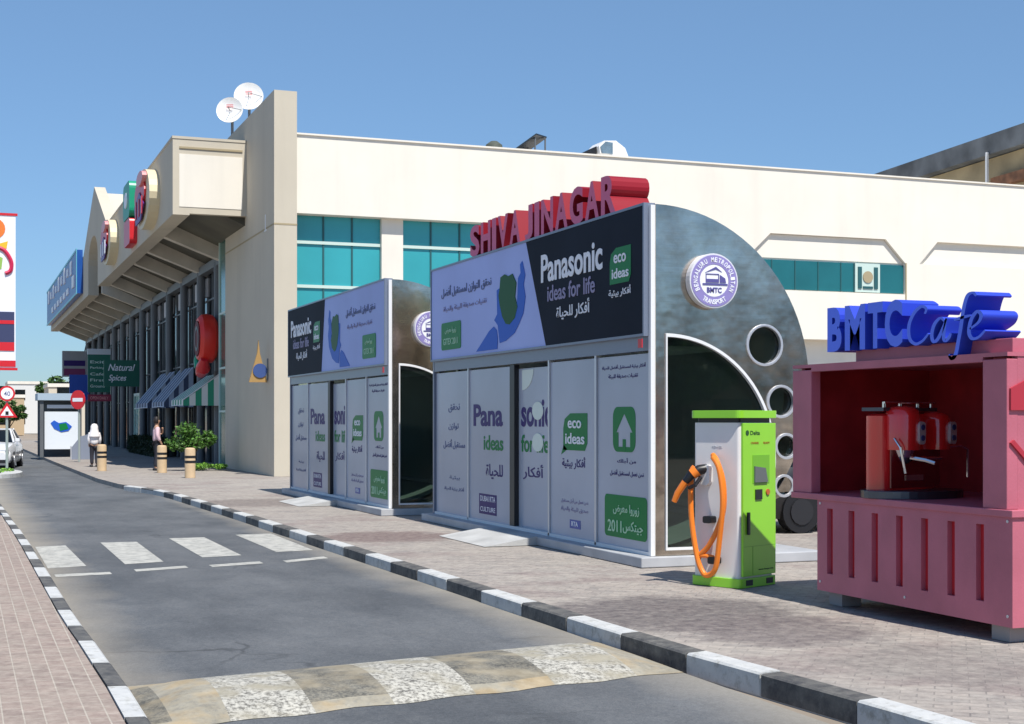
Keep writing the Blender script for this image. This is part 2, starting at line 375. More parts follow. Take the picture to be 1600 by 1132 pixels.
KL = [(1.0, 2), (.98, 5), (.975, 6.1), (.97, 7.1), (.97, 8.2), (.97, 9.2), (.955, 10.1), (.94, 11.15), (.92, 12.0), (.905, 13.0), (.90, 13.95), (.895, 14.9), (.89, 15.9), (.885, 16.9),
      (.88, 17.9), (.875, 18.9), (.87, 19.9), (.86, 20.9), (.85, 21.9), (.84, 22.9), (.83, 23.9), (.81, 24.9), (.80, 25.9), (.79, 26.9), (.77, 27.9), (.76, 28.9), (.74, 30), (.6, 31), (.3, 32), (-.3, 32.6), (-1.2, 33)]
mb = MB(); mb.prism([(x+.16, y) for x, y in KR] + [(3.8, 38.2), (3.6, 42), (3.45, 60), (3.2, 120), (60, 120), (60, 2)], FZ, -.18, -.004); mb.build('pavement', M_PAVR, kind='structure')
mb = MB(); mb.prism([(x-.13, y) for x, y in KL] + [(-30, 33), (-30, 2)], FZ, -.18, -.004); mb.build('pavement', M_PAVL, kind='structure')
def kerb(pts, wdt, side, first):
    mb = MB(); k = first
    for (x0, y0), (x1, y1) in zip(pts, pts[1:]):
        d = Vector((x1-x0, y1-y0)); d.normalize(); nx, ny = (d.y, -d.x) if side > 0 else (-d.y, d.x); g = .008
        a = (x0+d.x*g, y0+d.y*g); c = (x1-d.x*g, y1-d.y*g)
        j = [random.uniform(-.006, .006) for _ in range(3)]
        mb.mi = k % 2
        b = len(mb.v)
        prof = [(j[0], -.15), (j[0], -.012), (j[0]+.015, .0+j[1]*.5), (wdt-.01, .004+j[1]*.5), (wdt, -.15)]
        for px, py in (a, c):
            for o, z in prof: mb.v.append((px+nx*o, py+ny*o, z))
        n = len(prof)
        for i in range(n): i2 = (i+1) % n; mb.face((b+i, b+i2, b+n+i2, b+n+i))
        mb.face([b+i for i in range(n)]); mb.face([b+n+i for i in reversed(range(n))])
        k += 1
    return mb.build('kerb', [M_WHITE_K, M_BLACK_K], kind='structure')
# white where the first block index is even
kerb(KR, .17, 1, 0); kerb(KL, .13, -1, 0)
mb = MB(); mb.prism([(x+.004, y) for x, y in KR[2:]] + [(x+.16, y) for x, y in reversed(KR[2:])], FZ, -.18, -.03); mb.build('kerb', M_CONC, kind='structure')
# speed hump
US = [1.0, 1.15, 1.48, 2.0, 2.52, 3.1, 3.7, 4.36, 4.72]; HM = [M_HY, M_HW, M_HD]
idx = [2, 0, 1, 2, 1, 2, 1, 0]
mb = MB(); NS = 10
for c in range(8):
    for s in range(4):
        u0 = US[c]+(US[c+1]-US[c])*s/4; u1 = US[c]+(US[c+1]-US[c])*(s+1)/4
        for t in range(NS):
            q = []
            for u, tt in ((u0, t), (u1, t), (u1, t+1), (u0, t+1)):
                f = tt/NS; near = 8.38+.03*math.sin(u*9); far = 9.82
                sk = .17*(u-1.2)
                edge = min(1, (u-1.0)/.35, (4.74-u)/.35); edge = max(0, edge)
                q.append((u + .1*(f-.5)*0, near+(far-near)*f+sk, -.1165+.095*math.sin(math.pi*f)**.8*edge))
            mb.mi = idx[c]
            if t in (0, 9): mb.mi = 0 if idx[c] == 2 else idx[c]
            b = len(mb.v); mb.v += q; mb.face((b, b+1, b+2, b+3))
o = mb.build('speed_hump', HM, smooth=True, kind='structure')
# sandy apron either side of the hump by the kerb
mb = MB()
def sheet(pts, z=-.116): mb.prism(pts, FZ, z-.002, z)
for q in ([(.97, 21.0), (1.38, 21.1), (1.42, 18.05), (.97, 17.9)], [(1.88, 21.4), (2.38, 21.35), (2.36, 18.25), (1.88, 18.1)], [(2.9, 21.8), (3.42, 21.8), (3.42, 18.75), (2.9, 18.65)], [(3.94, 22.1), (4.5, 22.15), (4.46, 19.15), (3.94, 19.05)],
          [(1.0, 17.18), (1.62, 17.24), (1.62, 17.0), (1.0, 16.9)], [(1.91, 17.42), (2.54, 17.64), (2.54, 17.4), (1.91, 17.18)], [(2.82, 17.62), (3.48, 17.86), (3.48, 17.6), (2.82, 17.38)], [(3.77, 17.84), (4.38, 18.2), (4.38, 17.95), (3.77, 17.6)]):
    sheet(q)
mb.build('road_marking', M_MARK, kind='structure')

# ================================================================== SHOPPING MALL
mall = empty('shopping_mall', (9, 41.4, 0), label='large cream rendered shopping mall with teal windows and a long projecting canopy', cat='building')
ox, oy = 9, 41.4
def part(mb, name, m, parent=mall, off=(ox, oy), **k):
    mb.v = [(x-off[0], y-off[1], z) for x, y, z in mb.v]; return mb.build(name, m, parent, **k)
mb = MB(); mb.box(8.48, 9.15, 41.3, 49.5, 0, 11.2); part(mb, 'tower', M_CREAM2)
mb = MB(); mb.box(8.472, 8.48, 42.5, 42.62, 7.3, 7.75); mb.box(8.472, 8.48, 42.4, 42.72, 7.25, 7.3); part(mb, 'wall_bracket', M_WFRAME)
mb = MB()
for z in (7.3,): mb.box(8.474, 9.156, 41.293, 49.51, z, z+.05)
part(mb, 'joint_groove', M_GROOVE)
mb = MB(); UP = 7.69
mb.box(9.15, 16.8, 41.45, 42.2, UP, 9.98)                       # upper wall above the tall windows
hexa = [(24.25, 7.05), (25.1, 7.84), (29.65, 7.84), (30.45, 7.05), (30.45, 5.97), (24.25, 5.97)]
hex2 = [(31.05, 7.05), (31.8, 7.84), (37.6, 7.84), (38.4, 7.05)]
mb.prism([[(16.8, 4.35), (58, 4.35), (58, 9.98), (16.8, 9.98)], hexa, hex2], FY, 41.45, 41.6)
mb.box(16.8, 58, 41.6, 42.2, 4.35, 9.98); mb.box(9.15, 58, 42.2, 105, 0, 9.4)
mb.box(9.15, 16.8, 41.95, 42.2, 0, UP); mb.box(16.8, 58, 41.95, 42.2, 0, 4.35)
part(mb, 'wall', M_CREAM)
mb = MB(); mb.box(11.82, 12.49, 41.72, 41.95, 0, UP); mb.box(16.2, 16.8, 41.47, 41.95, 0, UP); part(mb, 'pier', M_CREAM)
def tall_window(x0, x1, n):
    g = MB(); g.box(x0, x1, 41.9, 41.95, 3.2, UP); w = part(g, 'window', M_TEAL)
    f = MB()
    for i in range(1, n): x = x0+(x1-x0)*i/n; f.box(x-.025, x+.025, 41.87, 41.9, 3.2, UP)
    part(f, 'mullion', M_MULL, w)
    f = MB()
    for z in (6.85, 5.55, 4.2): f.box(x0, x1, 41.85, 41.9, z, z+.09)
    part(f, 'transom', M_MULW, w)
tall_window(9.2, 11.82, 3); tall_window(12.49, 16.2, 4)
mb = MB(); mb.prism([(24.26, 7.04), (25.11, 7.83), (29.64, 7.83), (30.44, 7.04)], FY, 41.57, 41.6) ; part(mb, 'recessed_panel', M_CREAM)
g = MB(); g.box(24.25, 30.45, 41.55, 41.6, 6.0, 6.98); bw = part(g, 'window', M_TEALD)
g = MB()
for x in (25.2, 26.1, 27.0, 27.9, 28.42): g.box(x-.02, x+.02, 41.53, 41.55, 6.0, 6.98)
part(g, 'mullion', M_MULL, bw)
g = MB(); g.box(28.45, 29.45, 41.5, 41.545, 6.0, 6.98); vent = part(g, 'vent', M_MULW)
g = MB(); g.box(28.55, 28.7, 41.47, 41.5, 6.12, 6.86); g.box(29.2, 29.35, 41.47, 41.5, 6.12, 6.86); g.box(28.75, 29.15, 41.47, 41.5, 6.12, 6.2); part(g, 'louvre', M_MULL, vent)
g = MB(); g.prism(circ(28.95, 6.52, .2, 20), FY, 41.47, 41.5); part(g, 'duct', M_GROOVE, vent)
mb = MB(); mb.box(30.45, 30.5, 41.43, 41.45, 5.4, 7.05); mb.box(24.2, 24.25, 41.43, 41.45, 5.4, 7.05); part(mb, 'drip_joint', M_GROOVE)
mb = MB(); mb.box(9.15, 58, 41.4, 41.7, 9.98, 10.03); part(mb, 'coping', M_CREAM)
# lower wall of the left wing: wall behind the tower, green glass strip, pier, dark curtain wall
FU = 8.75
mb = MB(); mb.box(8.78, 9.15, 49.5, 50.9, 0, 8.2); part(mb, 'pier', M_CREAM)
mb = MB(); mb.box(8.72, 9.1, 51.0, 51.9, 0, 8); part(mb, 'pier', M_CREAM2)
M_GG = mat('green_glass', (.03, .16, .13), .15, 0, .2, .8)
mb = MB(); mb.box(8.5, 8.78, 49.52, 50.7, 0, 7.9); w = part(mb, 'window', M_GG)
mb = MB()
for z in (1.9, 3.4, 5.3): mb.box(8.47, 8.5, 49.5, 50.75, z, z+.07)
mb.box(8.46, 8.5, 50.66, 50.75, 0, 7.9); part(mb, 'mullion', M_MULW, w)
mb = MB(); mb.box(8.95, 9.15, 51.9, 110, 0, 7.4); cw = part(mb, 'curtain_wall', M_DGLASS)
mb = MB()
v = 52.5
while v < 110:
    mb.box(8.9, 8.95, v-.03, v+.03, 0, 7.3); v += 1.19
for z in (2.6, 3.9, 6.2): mb.box(8.91, 8.95, 51.9, 110, z, z+.06)
part(mb, 'mullion', M_COLUMN, cw)
mb = MB()
for i in range(18):
    v = 54 + i*2.37
    for z in (6.4,): mb.box(8.9, 8.945, v-.4, v+.4, z, z+.7)
part(mb, 'clerestory_pane', mat('painted_interior_light', (.5, .5, .52), .6), cw)  # pale pane colour stands in for the lit interior behind
mb = MB()
COLS = [56.4, 60.9, 65.4, 70.8, 75.5, 80.3, 85, 89.8, 94.6, 99.3, 104, 109]
for i, v in enumerate([52.4] + COLS):
    c = MB(); c.cyl((8.72, v, 0), .16, 7.35, 'z', 16); part(c, 'column', M_COLUMN, smooth=True)
# canopy
mb = MB()
arch = [(77.2, 8.08), (77.2, 9.6)] + [(74.5+2.7*math.cos(a), 9.6+1.2*math.sin(a)) for a in [math.pi*i/12 for i in range(1, 12)]] + [(71.8, 9.6), (71.8, 8.08)]
prof = [(45.6, 8.05), (45.6, 10.42), (67, 10.42), (73.7, 13.15), (80.4, 10.42), (110, 10.42), (110, 8.08)] + arch
mb.prism(prof, FX, 6.18, 6.7)
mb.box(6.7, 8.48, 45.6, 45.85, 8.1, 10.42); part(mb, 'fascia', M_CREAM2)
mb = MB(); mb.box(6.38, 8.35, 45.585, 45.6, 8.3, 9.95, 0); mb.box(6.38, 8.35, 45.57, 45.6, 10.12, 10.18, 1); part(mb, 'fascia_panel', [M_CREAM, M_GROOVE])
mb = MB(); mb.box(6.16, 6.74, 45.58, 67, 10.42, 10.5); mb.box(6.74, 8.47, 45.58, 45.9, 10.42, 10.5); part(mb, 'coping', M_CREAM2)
mb = MB(); mb.box(6.701, 12, 73.62, 76, 9.4, 12.85); part(mb, 'gable_roof', M_CREAM)
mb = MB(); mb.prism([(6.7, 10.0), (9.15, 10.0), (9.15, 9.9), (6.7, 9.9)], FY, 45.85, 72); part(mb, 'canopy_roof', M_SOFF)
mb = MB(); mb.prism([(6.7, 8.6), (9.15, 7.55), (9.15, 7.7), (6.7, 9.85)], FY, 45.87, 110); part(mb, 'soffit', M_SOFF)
for v in [51.6] + COLS:
    c = MB(); c.prism([(6.7, 8.05), (8.95, 7.2), (8.95, 7.64), (6.7, 8.72)], FY, v-.22, v+.22); part(c, 'canopy_rib', M_RIB)
mb = MB(); mb.box(8.6, 8.9, 51, 110, 7.2, 7.5); part(mb, 'canopy_beam', M_COLUMN)
# door
mb = MB(); mb.box(8.8, 8.9, 75.9, 80, 0, 3.0); d = part(mb, 'door', mat('mint_glass', (.16, .34, .3), .2, 0, .3, 1))
mb = MB()
for v in (75.9, 77.2, 78.6, 79.9): mb.box(8.76, 8.8, v, v+.1, 0, 3.0)
mb.box(8.76, 8.8, 75.9, 80, 2.9, 3.05); mb.box(8.76, 8.8, 75.9, 80, 2.2, 2.27); part(mb, 'door_frame', M_MULW, d)

# signs on the fascia ------------------------------------------------
M_SR = mat('sign_red', (.62, .02, .03), .35); M_SP = mat('sign_purple', (.11, .03, .22), .4); M_SC = mat('sign_cream', (.7, .6, .4), .5); M_SPK = mat('sign_pink', (.75, .3, .3), .4)
def fascia_sign(v0, v1, z0, z1, lab, kind):
    r = empty('wall_sign', (6.18, (v0+v1)/2, z0), label=lab, cat='sign', group='relief signs on the mall fascia')
    h = z1-z0; w = (v1-v0)/2
    b = MB(); b.prism(circ(0, h/2, w, 28, h/2), FX, -.35, 0); b.build('backing', M_SC, r)
    b = MB(); b.prism(circ(w*.15, h*.6, w*.72, 20, h*.3), FX, -.42, -.352); b.build('red_shape', M_SR, r)
    b = MB(); b.prism([(w*.5, h*.1), (w*.75, h*.45), (0, h*.62), (-w*.6, h*.35), (-w*.2, h*.12)], FX, -.46, -.422); b.build('purple_shape', M_SP, r)
    b = MB(); b.prism(circ(-w*.2, h*.82, w*.45, 16, h*.12), FX, -.5, -.352); b.build('pink_shape', M_SPK, r)
    b = MB()
    for k in range(3): b.box(-.49, -.462, -w*.5+k*w*.42, -w*.5+k*w*.42+w*.14, h*.2, h*.5)
    b.build('stroke', M_WHT if kind else M_SR, r)
fascia_sign(48.6, 52.6, 8.2, 10.2, 'large oval red and purple relief sign nearest the canopy end', 0)
fascia_sign(61.8, 65.8, 8.3, 10.2, 'farther oval red and purple relief sign below the gable slope', 1)
r = empty('wall_sign', (6.18, 56.2, 8.35), label='narrow green over red upright relief sign between the two oval signs', cat='sign', group='relief signs on the mall fascia')
b = MB(); b.prism(rrect(-1.1, 1.1, .9, 2.25, .3), FX, -.3, 0); b.build('green_block', mat('emerald', (.01, .3, .17), .4), r)
b = MB(); b.prism(circ(0, 1.6, .5, 16, .3), FX, -.33, -.302); b.build('white_shape', M_WHT, r)
b = MB(); b.prism(rrect(-1.0, 1.0, -.1, .88, .2), FX, -.28, 0); b.build('red_block', M_SR, r)
r = empty('blue_sign', (6.16, 80.6, 8.45), label='long blue illuminated style sign with white lettering at the far end of the canopy', cat='sign')
b = MB(); b.box(-.3, 0, 0, 28.5, 0, 2.35); b.build('sign_box', mat('sign_blue', (.012, .08, .33), .35), r)
b = MB(); b.box(-.33, -.3, 0, 28.5, -.04, .08); b.box(-.33, -.3, 0, 28.5, 2.3, 2.42); b.box(-.33, -.3, 0, .12, .08, 2.3); b.build('trim', mat('cyan_trim', (.15, .5, .6), .4), r)
b = MB(); y = 26.5; k = 0
for k in range(9):
    hh = [.8, .55, .75, .5, .8, .6, .85, .55, .7][k]; b.box(-.36, -.3, y-1.3, y-.2, 1.35+.15*(k % 2), 1.4+hh); y -= 2.7
b.box(-.36, -.3, 1.6, 3.2, .5, 1.15)
for k in range(6): b.box(-.36, -.3, 6+k*2.9, 7.6+k*2.9, .45, .8)
b.build('lettering', M_WHT, r)
# round red sign with a pepper under it
r = empty('round_sign', (8.6, 52.1, 3.2), label='glossy red round drum sign with a red pepper shape and green stem below', cat='sign')
b = MB(); b.lathe((-.35, 0, 1.35), [(.2, -.3), (.72, -.32), (.86, -.2), (.9, 0), (.86, .2), (.7, .32), (.2, .3)], 28, 'x'); b.build('drum', mat('sign_red_gloss', (.75, .03, .02), .4), r, smooth=True)
b = MB(); b.prism(circ(0, 1.35, .64, 28), FX, -.70, -.672); fc = b.build('drum_face', mat('drum_maroon', (.12, .006, .012), .5, spec=.1), r)
b = MB(); b.prism([circ(0, 1.35, .45, 24), circ(0, 1.35, .33, 24)], FX, -.71, -.701); b.build('ring', M_BLK, fc)
b = MB(); b.tube([(-.5, -.5, .6), (-.5, -.2, .3), (-.5, .3, .15), (-.5, .75, .3)], .2, 12, True, [.13, .26, .2, .05]); b.build('pepper', M_SR, r, smooth=True)
b = MB(); b.tube([(-.55, .45, .35), (-.6, .55, .62), (-.6, .4, .85)], .1, 8, True, [.17, .12, .06]); b.build('stem', mat('emerald', (.01, .3, .17), .4), r, smooth=True)
b = MB(); b.box(-.05, .45, -.08, .08, .2, 1.5); b.build('bracket', M_COLUMN, r)
# awnings
M_AWG = mat('awning_slate', (.36, .42, .52), .7, 0, .15, 2)
def awning(v0, v1, out, z0, z1, mats, lab):
    r = empty('awning', (8.7, v0, z0), label=lab, cat='awning', group='awnings over the mall shopfront')
    h = z1-z0; L = v1-v0; n = 9
    b = MB()
    b.poly([(0, 0, h), (0, L, h), (-out, L, .22), (-out, 0, .22)])
    for k in range(n):
        y0 = L*k/n; y1 = L*(k+1)/n; b.mi = k % 2
        b.prism([(0, h), (0, h-.03), (-out, .19), (-out, .22)], FY, y0, y1)
        b.box(-out-.012, -out, y0, y1, 0, .22)
    b.v = b.v[4:]; b.f = [tuple(i-4 for i in f) for f in b.f[1:]]; b.m = b.m[1:]
    b.build('canopy', mats, r)
    b = MB(); m = 6
    for k in range(m):
        x0 = -out*(k+1)/m; x1 = -out*k/m; b.mi = k % 2
        zt = lambda x: h+(h-.2)*x/out
        b.prism([(x0, 0), (x1, 0), (x1, zt(x1)-.035), (x0, max(.02, zt(x0)-.035))], FY, 0, .02)
    b.build('end_panel', mats, r)
    b = MB(); b.tube([(-out, 0.03, .02), (-out, L, .02)], .02, 6); b.tube([(0, .03, .02), (-out, .03, .02)], .02, 6); b.build('frame', M_ALU, r)
awning(51.9, 54.9, 1.3, 2.15, 3.3, [mat('awning_white', (.75, .75, .7), .7), mat('awning_green', (.03, .3, .17), .7)], 'white and green striped awning nearest the red drum sign')
awning(58.2, 62, 1.15, 2.15, 3.75, [M_AWG, mat('awning_navy', (.05, .07, .13), .7)], 'slate blue striped awning in the middle, next to the white and green one')
awning(63.6, 68, 1.15, 2.15, 3.75, [M_AWG, mat('awning_navy', (.05, .07, .13), .7)], 'farthest slate blue striped awning, left of the other two')
# green projecting sign, directory board, blue board
r = empty('projecting_sign', (8.7, 76, 3.35), label='dark green projecting sign with two lines of white script above the shopfront', cat='sign')
b = MB(); b.box(-1.85, -.05, 0, .18, 0, 1.35); b.build('board', mat('bottle_green', (.01, .12, .08), .4), r)
b = MB(); text(b, 'Natural', -1.6, -.35, .8, 1.15, 'y-', 0, .02, .01, .1); text(b, 'Spices', -1.6, -.75, .2, .6, 'y-', 0, .02, .01, .1); b.build('lettering', M_WHT, r)
b = MB(); b.box(-.05, .1, .05, .12, .3, 1.0); b.build('bracket', M_COLUMN, r)
r = empty('directory_board', (6.3, 79, 0), label='tall green directory board on two grey posts with a red strip below it', cat='sign')
b = MB(); b.box(0, 1.15, 0, .15, 3.1, 5.1); b.build('board', mat('bottle_green', (.01, .12, .08), .4), r)
b = MB(); b.box(-.02, 1.17, -.02, .17, 5.1, 5.4); b.build('cap', M_ALU, r)
b = MB()
for k in range(5): text(b, ['Ground', 'First', 'Cafe', 'Parking', 'Exit'][k], .12, .85, 3.35+k*.32, 3.5+k*.32, 'y-', 0, .02, .01)
b.build('lettering', M_MULW, r)
b = MB(); b.box(0, 1.2, 0, .12, 2.62, 2.98); t_ = b.build('red_strip', mat('dull_red', (.25, .02, .05), .5), r)
b = MB(); text(b, 'OPEN DAILY', .12, 1.05, 2.72, 2.88, 'y-', 0, .02, .01); b.build('lettering', M_SPK, t_)
for x in (.2, .95): b = MB(); b.cyl((x, .1, 0), .05, 3.1, 'z', 10); b.build('post', M_COLUMN, r, smooth=True)
r = empty('direction_board', (6.45, 95, 0), label='plain bright blue board standing behind the round no entry sign', cat='sign')
b = MB(); b.box(0, 1.2, 0, .12, 2.9, 4.5); b.build('board', mat('royal_blue', (.02, .08, .42), .4), r)
for x in (.2, 1): b = MB(); b.cyl((x, .08, 0), .05, 2.9, 'z', 10); b.build('post', M_COLUMN, r, smooth=True)
r = empty('hanging_sign', (7.0, 110.3, 4.8), label='grey boxed sign with a purple strip hung at the far end of the mall canopy', cat='sign')
b = MB(); b.box(0, 1.7, 0, .5, .0, 1.9); b.build('box', mat('sign_grey', (.35, .36, .38), .5), r)
b = MB(); b.box(.1, 1.6, -.02, 0, .1, .6, 0); b.build('strip', mat('plum', (.2, .03, .12), .5), r)
b = MB(); b.box(.1, 1.6, -.02, 0, .8, 1.2); b.build('lettering', M_PURP, r)
b = MB(); b.tube([(1.6, .25, 1.9), (1.9, .25, 3.3)], .05, 8); b.build('hanger', M_COLUMN, r)
# clock-like bracket sign on the tower side
r = empty('lantern_sign', (8.475, 42.2, 2.75), label='ochre pointed arch plaque with a blue disc projecting from the tower wall', cat='sign')
b = MB(); b.prism([(-.56, 0), (-.02, 0), (-.24, .85), (-.28, 1.25), (-.32, .85)], FY, -.05, .05); b.build('plaque', mat('ochre', (.4, .24, .08), .6), r)
b = MB(); b.prism(circ(-.24, .34, .21, 24), FY, -.08, -.051); b.build('disc', mat('disc_blue', (.05, .09, .25), .4), r)
b = MB(); b.box(-.02, .0, -.05, .05, .05, .7); b.build('arm', M_COLUMN, r)
# roof equipment
def dish(loc, r_, lab, yaw, el):
    e = empty('satellite_dish', loc, yaw, label=lab, cat='satellite dish', group='white satellite dishes on the mall roof')
    n = 6; prof = [(r_*i/n, .28*r_*(i/n)**2) for i in range(1, n+1)]; prof2 = [(a-.004, b+.02) for a, b in reversed(prof)]
    b = MB(); b.lathe((0, 0, 0), prof + prof2, 28); M = Matrix.Translation((0, 0, 0)) @ Matrix.Rotation(R(90-el), 4, 'X'); b.xform(M)
    b.build('reflector', mat('dish_white', (.8, .8, .78), .5, 0, .05, 3), e, smooth=True)
    b = MB(); b.tube([(0, 0, .07), (0, 0, r_*.8)], .015, 6); b.tube([(r_*.9, 0, .25*r_), (0, 0, r_*.8)], .012, 6); b.xform(M); b.build('feed_arm', M_COLUMN, e)
    b = MB(); b.tube([(0, .12, -.05), (0, .25, -.3), (0, .25, -1.7)], .05, 8); b.build('mast', M_COLUMN, e)
    b = MB(); b.xform(M); text(b, '\u2261', -.12, .12, .1, .22, 'y-', -.1, .004); b.build('logo', M_SR, e)
dish((8.78, 50.2, 12.37), .47, 'lower left of the two white satellite dishes above the canopy end', R(-24), 12)
dish((9.55, 50.9, 13.05), .52, 'upper right of the two white satellite dishes, beside the tower top', R(-14), 14)
r = empty('solar_heater', (17.7, 46, 9.4), label='dark tilted solar panel on thin legs on the mall roof', cat='solar panel')
b = MB(); b.prism([(-.1, 1.5), (.8, 2.15), (1.45, 2.12), (.6, 1.45)], FY, 0, .06)
b.v = []; b.f = []; b.m = []
b.poly([(0, 0, 1.5), (.85, 0, 2.13), (1.45, .5, 2.15), (.6, .5, 1.52)]); b.poly([(0, 0, 1.45), (.85, 0, 2.08), (1.45, .5, 2.1), (.6, .5, 1.47)])
for a, c in ((0, 1), (1, 2), (2, 3), (3, 0)): b.face((a, c, c+4, a+4))
b.build('panel', mat('panel_dark', (.02, .025, .03), .25), r)
for (x, y, z) in ((.25, .1, 1.6), (.85, .1, 2.05), (.8, .4, 1.62), (1.35, .4, 2.05)): b = MB(); b.tube([(x, y, 0), (x, y, z)], .03, 6); b.build('leg', M_COLUMN, r)
b = MB(); b.box(.3, 1.7, .05, .45, 1.3, 1.4); b.build('tray', M_COLUMN, r)
r = empty('roof_fan', (17.0, 46, 9.4), label='small dark round roof fan on the mall parapet', cat='fan')
b = MB(); b.cyl((0, 0, 0), .1, 1.4, 'z', 10); b.build('duct', M_COLUMN, r)
b = MB(); b.lathe((0, 0, 1.4), [(.2, 0), (.3, .08), (.28, .22), (.12, .34), (.02, .36)], 16); b.build('cowl', mat('tarnish', (.08, .09, .07), .6), r, smooth=True)
r = empty('roof_vent', (20.6, 46, 9.4), label='white curved exhaust duct rising over the mall parapet', cat='vent')
b = MB(); pr = [(1.35, 0), (1.3, 1.3), (1.1, 1.75), (.75, 1.98), (.3, 1.95), (.1, 1.75), (.15, 1.5), (.4, 1.55), (.6, 1.4), (.65, 0)]
b.prism(pr, FY, -.5, .5); b.build('hood', M_WFRAME, r)
b = MB(); b.prism([(.14, 1.72), (.35, 1.92), (.62, 1.9), (.62, 1.5), (.2, 1.5)], FY, -.52, -.502); b.build('side_panel', M_STEEL, r)
b = MB(); b.prism([(-.45, 1.5), (.1, 1.78), (.1, 1.5)], FY, -.3, .3); b.build('mouth', M_BLK, r)
# brown building behind on the right
rb = empty('hangar_building', (25, 75, 0), label='brown walled building with a dark sloping roof edge behind the mall', cat='building')
A = Vector((32.5, 57)); 
def cam_pt(X, Z): return Vector((.9336*X+.3584*Z, -.3584*X+.9336*Z))
p0 = cam_pt(22.3, 66); p1 = cam_pt(21.0, 84.6+6); d = (p1-p0); nn = Vector((d.y, -d.x)).normalized()
p0 = cam_pt(24.9, 70); p1 = cam_pt(21.3, 84.6); d = (p1-p0).normalized(); nn = Vector((d.y, -d.x))
P0 = p0 - d*12; P1 = p1 + d*60
def wallq(mb, a, b_, z0, z1, th, off=0):
    q = [a+nn*off, b_+nn*off, b_+nn*(off+th), a+nn*(off+th)]
    mb.prism([(p.x-25, p.y-75) for p in q], FZ, z0, z1)
mb = MB(); wallq(mb, P0, P1, 0, 15.05, 30, .6); mb.build('wall', mat('brown_wall', (.34, .27, .16), .8, 0, .3, .5), rb)
mb = MB(); wallq(mb, P0, P1, 15.1, 16.1, 31, 0); mb.build('roof_edge', mat('roof_slate', (.13, .14, .15), .7, 0, .5, .7), rb)
for k, t in enumerate((3, 9.5)):
    q = p0 + d*t - nn*.1
    b = MB(); b.box(-.06, .06, -.06, .06, 0, 2.2 if k else 2.9); o = b.build('vent_stack', M_WFRAME, rb); o.location = (q.x-25, q.y-75, 12.6 if k else 12.3)
for k, (t, ln, z) in enumerate(((-2, 5, 13.4), (4.6, 2.5, 12.7), (-6, 3, 12.4))):
    a = p0 + d*t; c = a + d*ln; b = MB(); wallq(b, a, c, z, z+.5, .45, .1); b.build('pipe_run', mat('rust', (.22, .1, .05), .8, 0, .6, 2), rb)

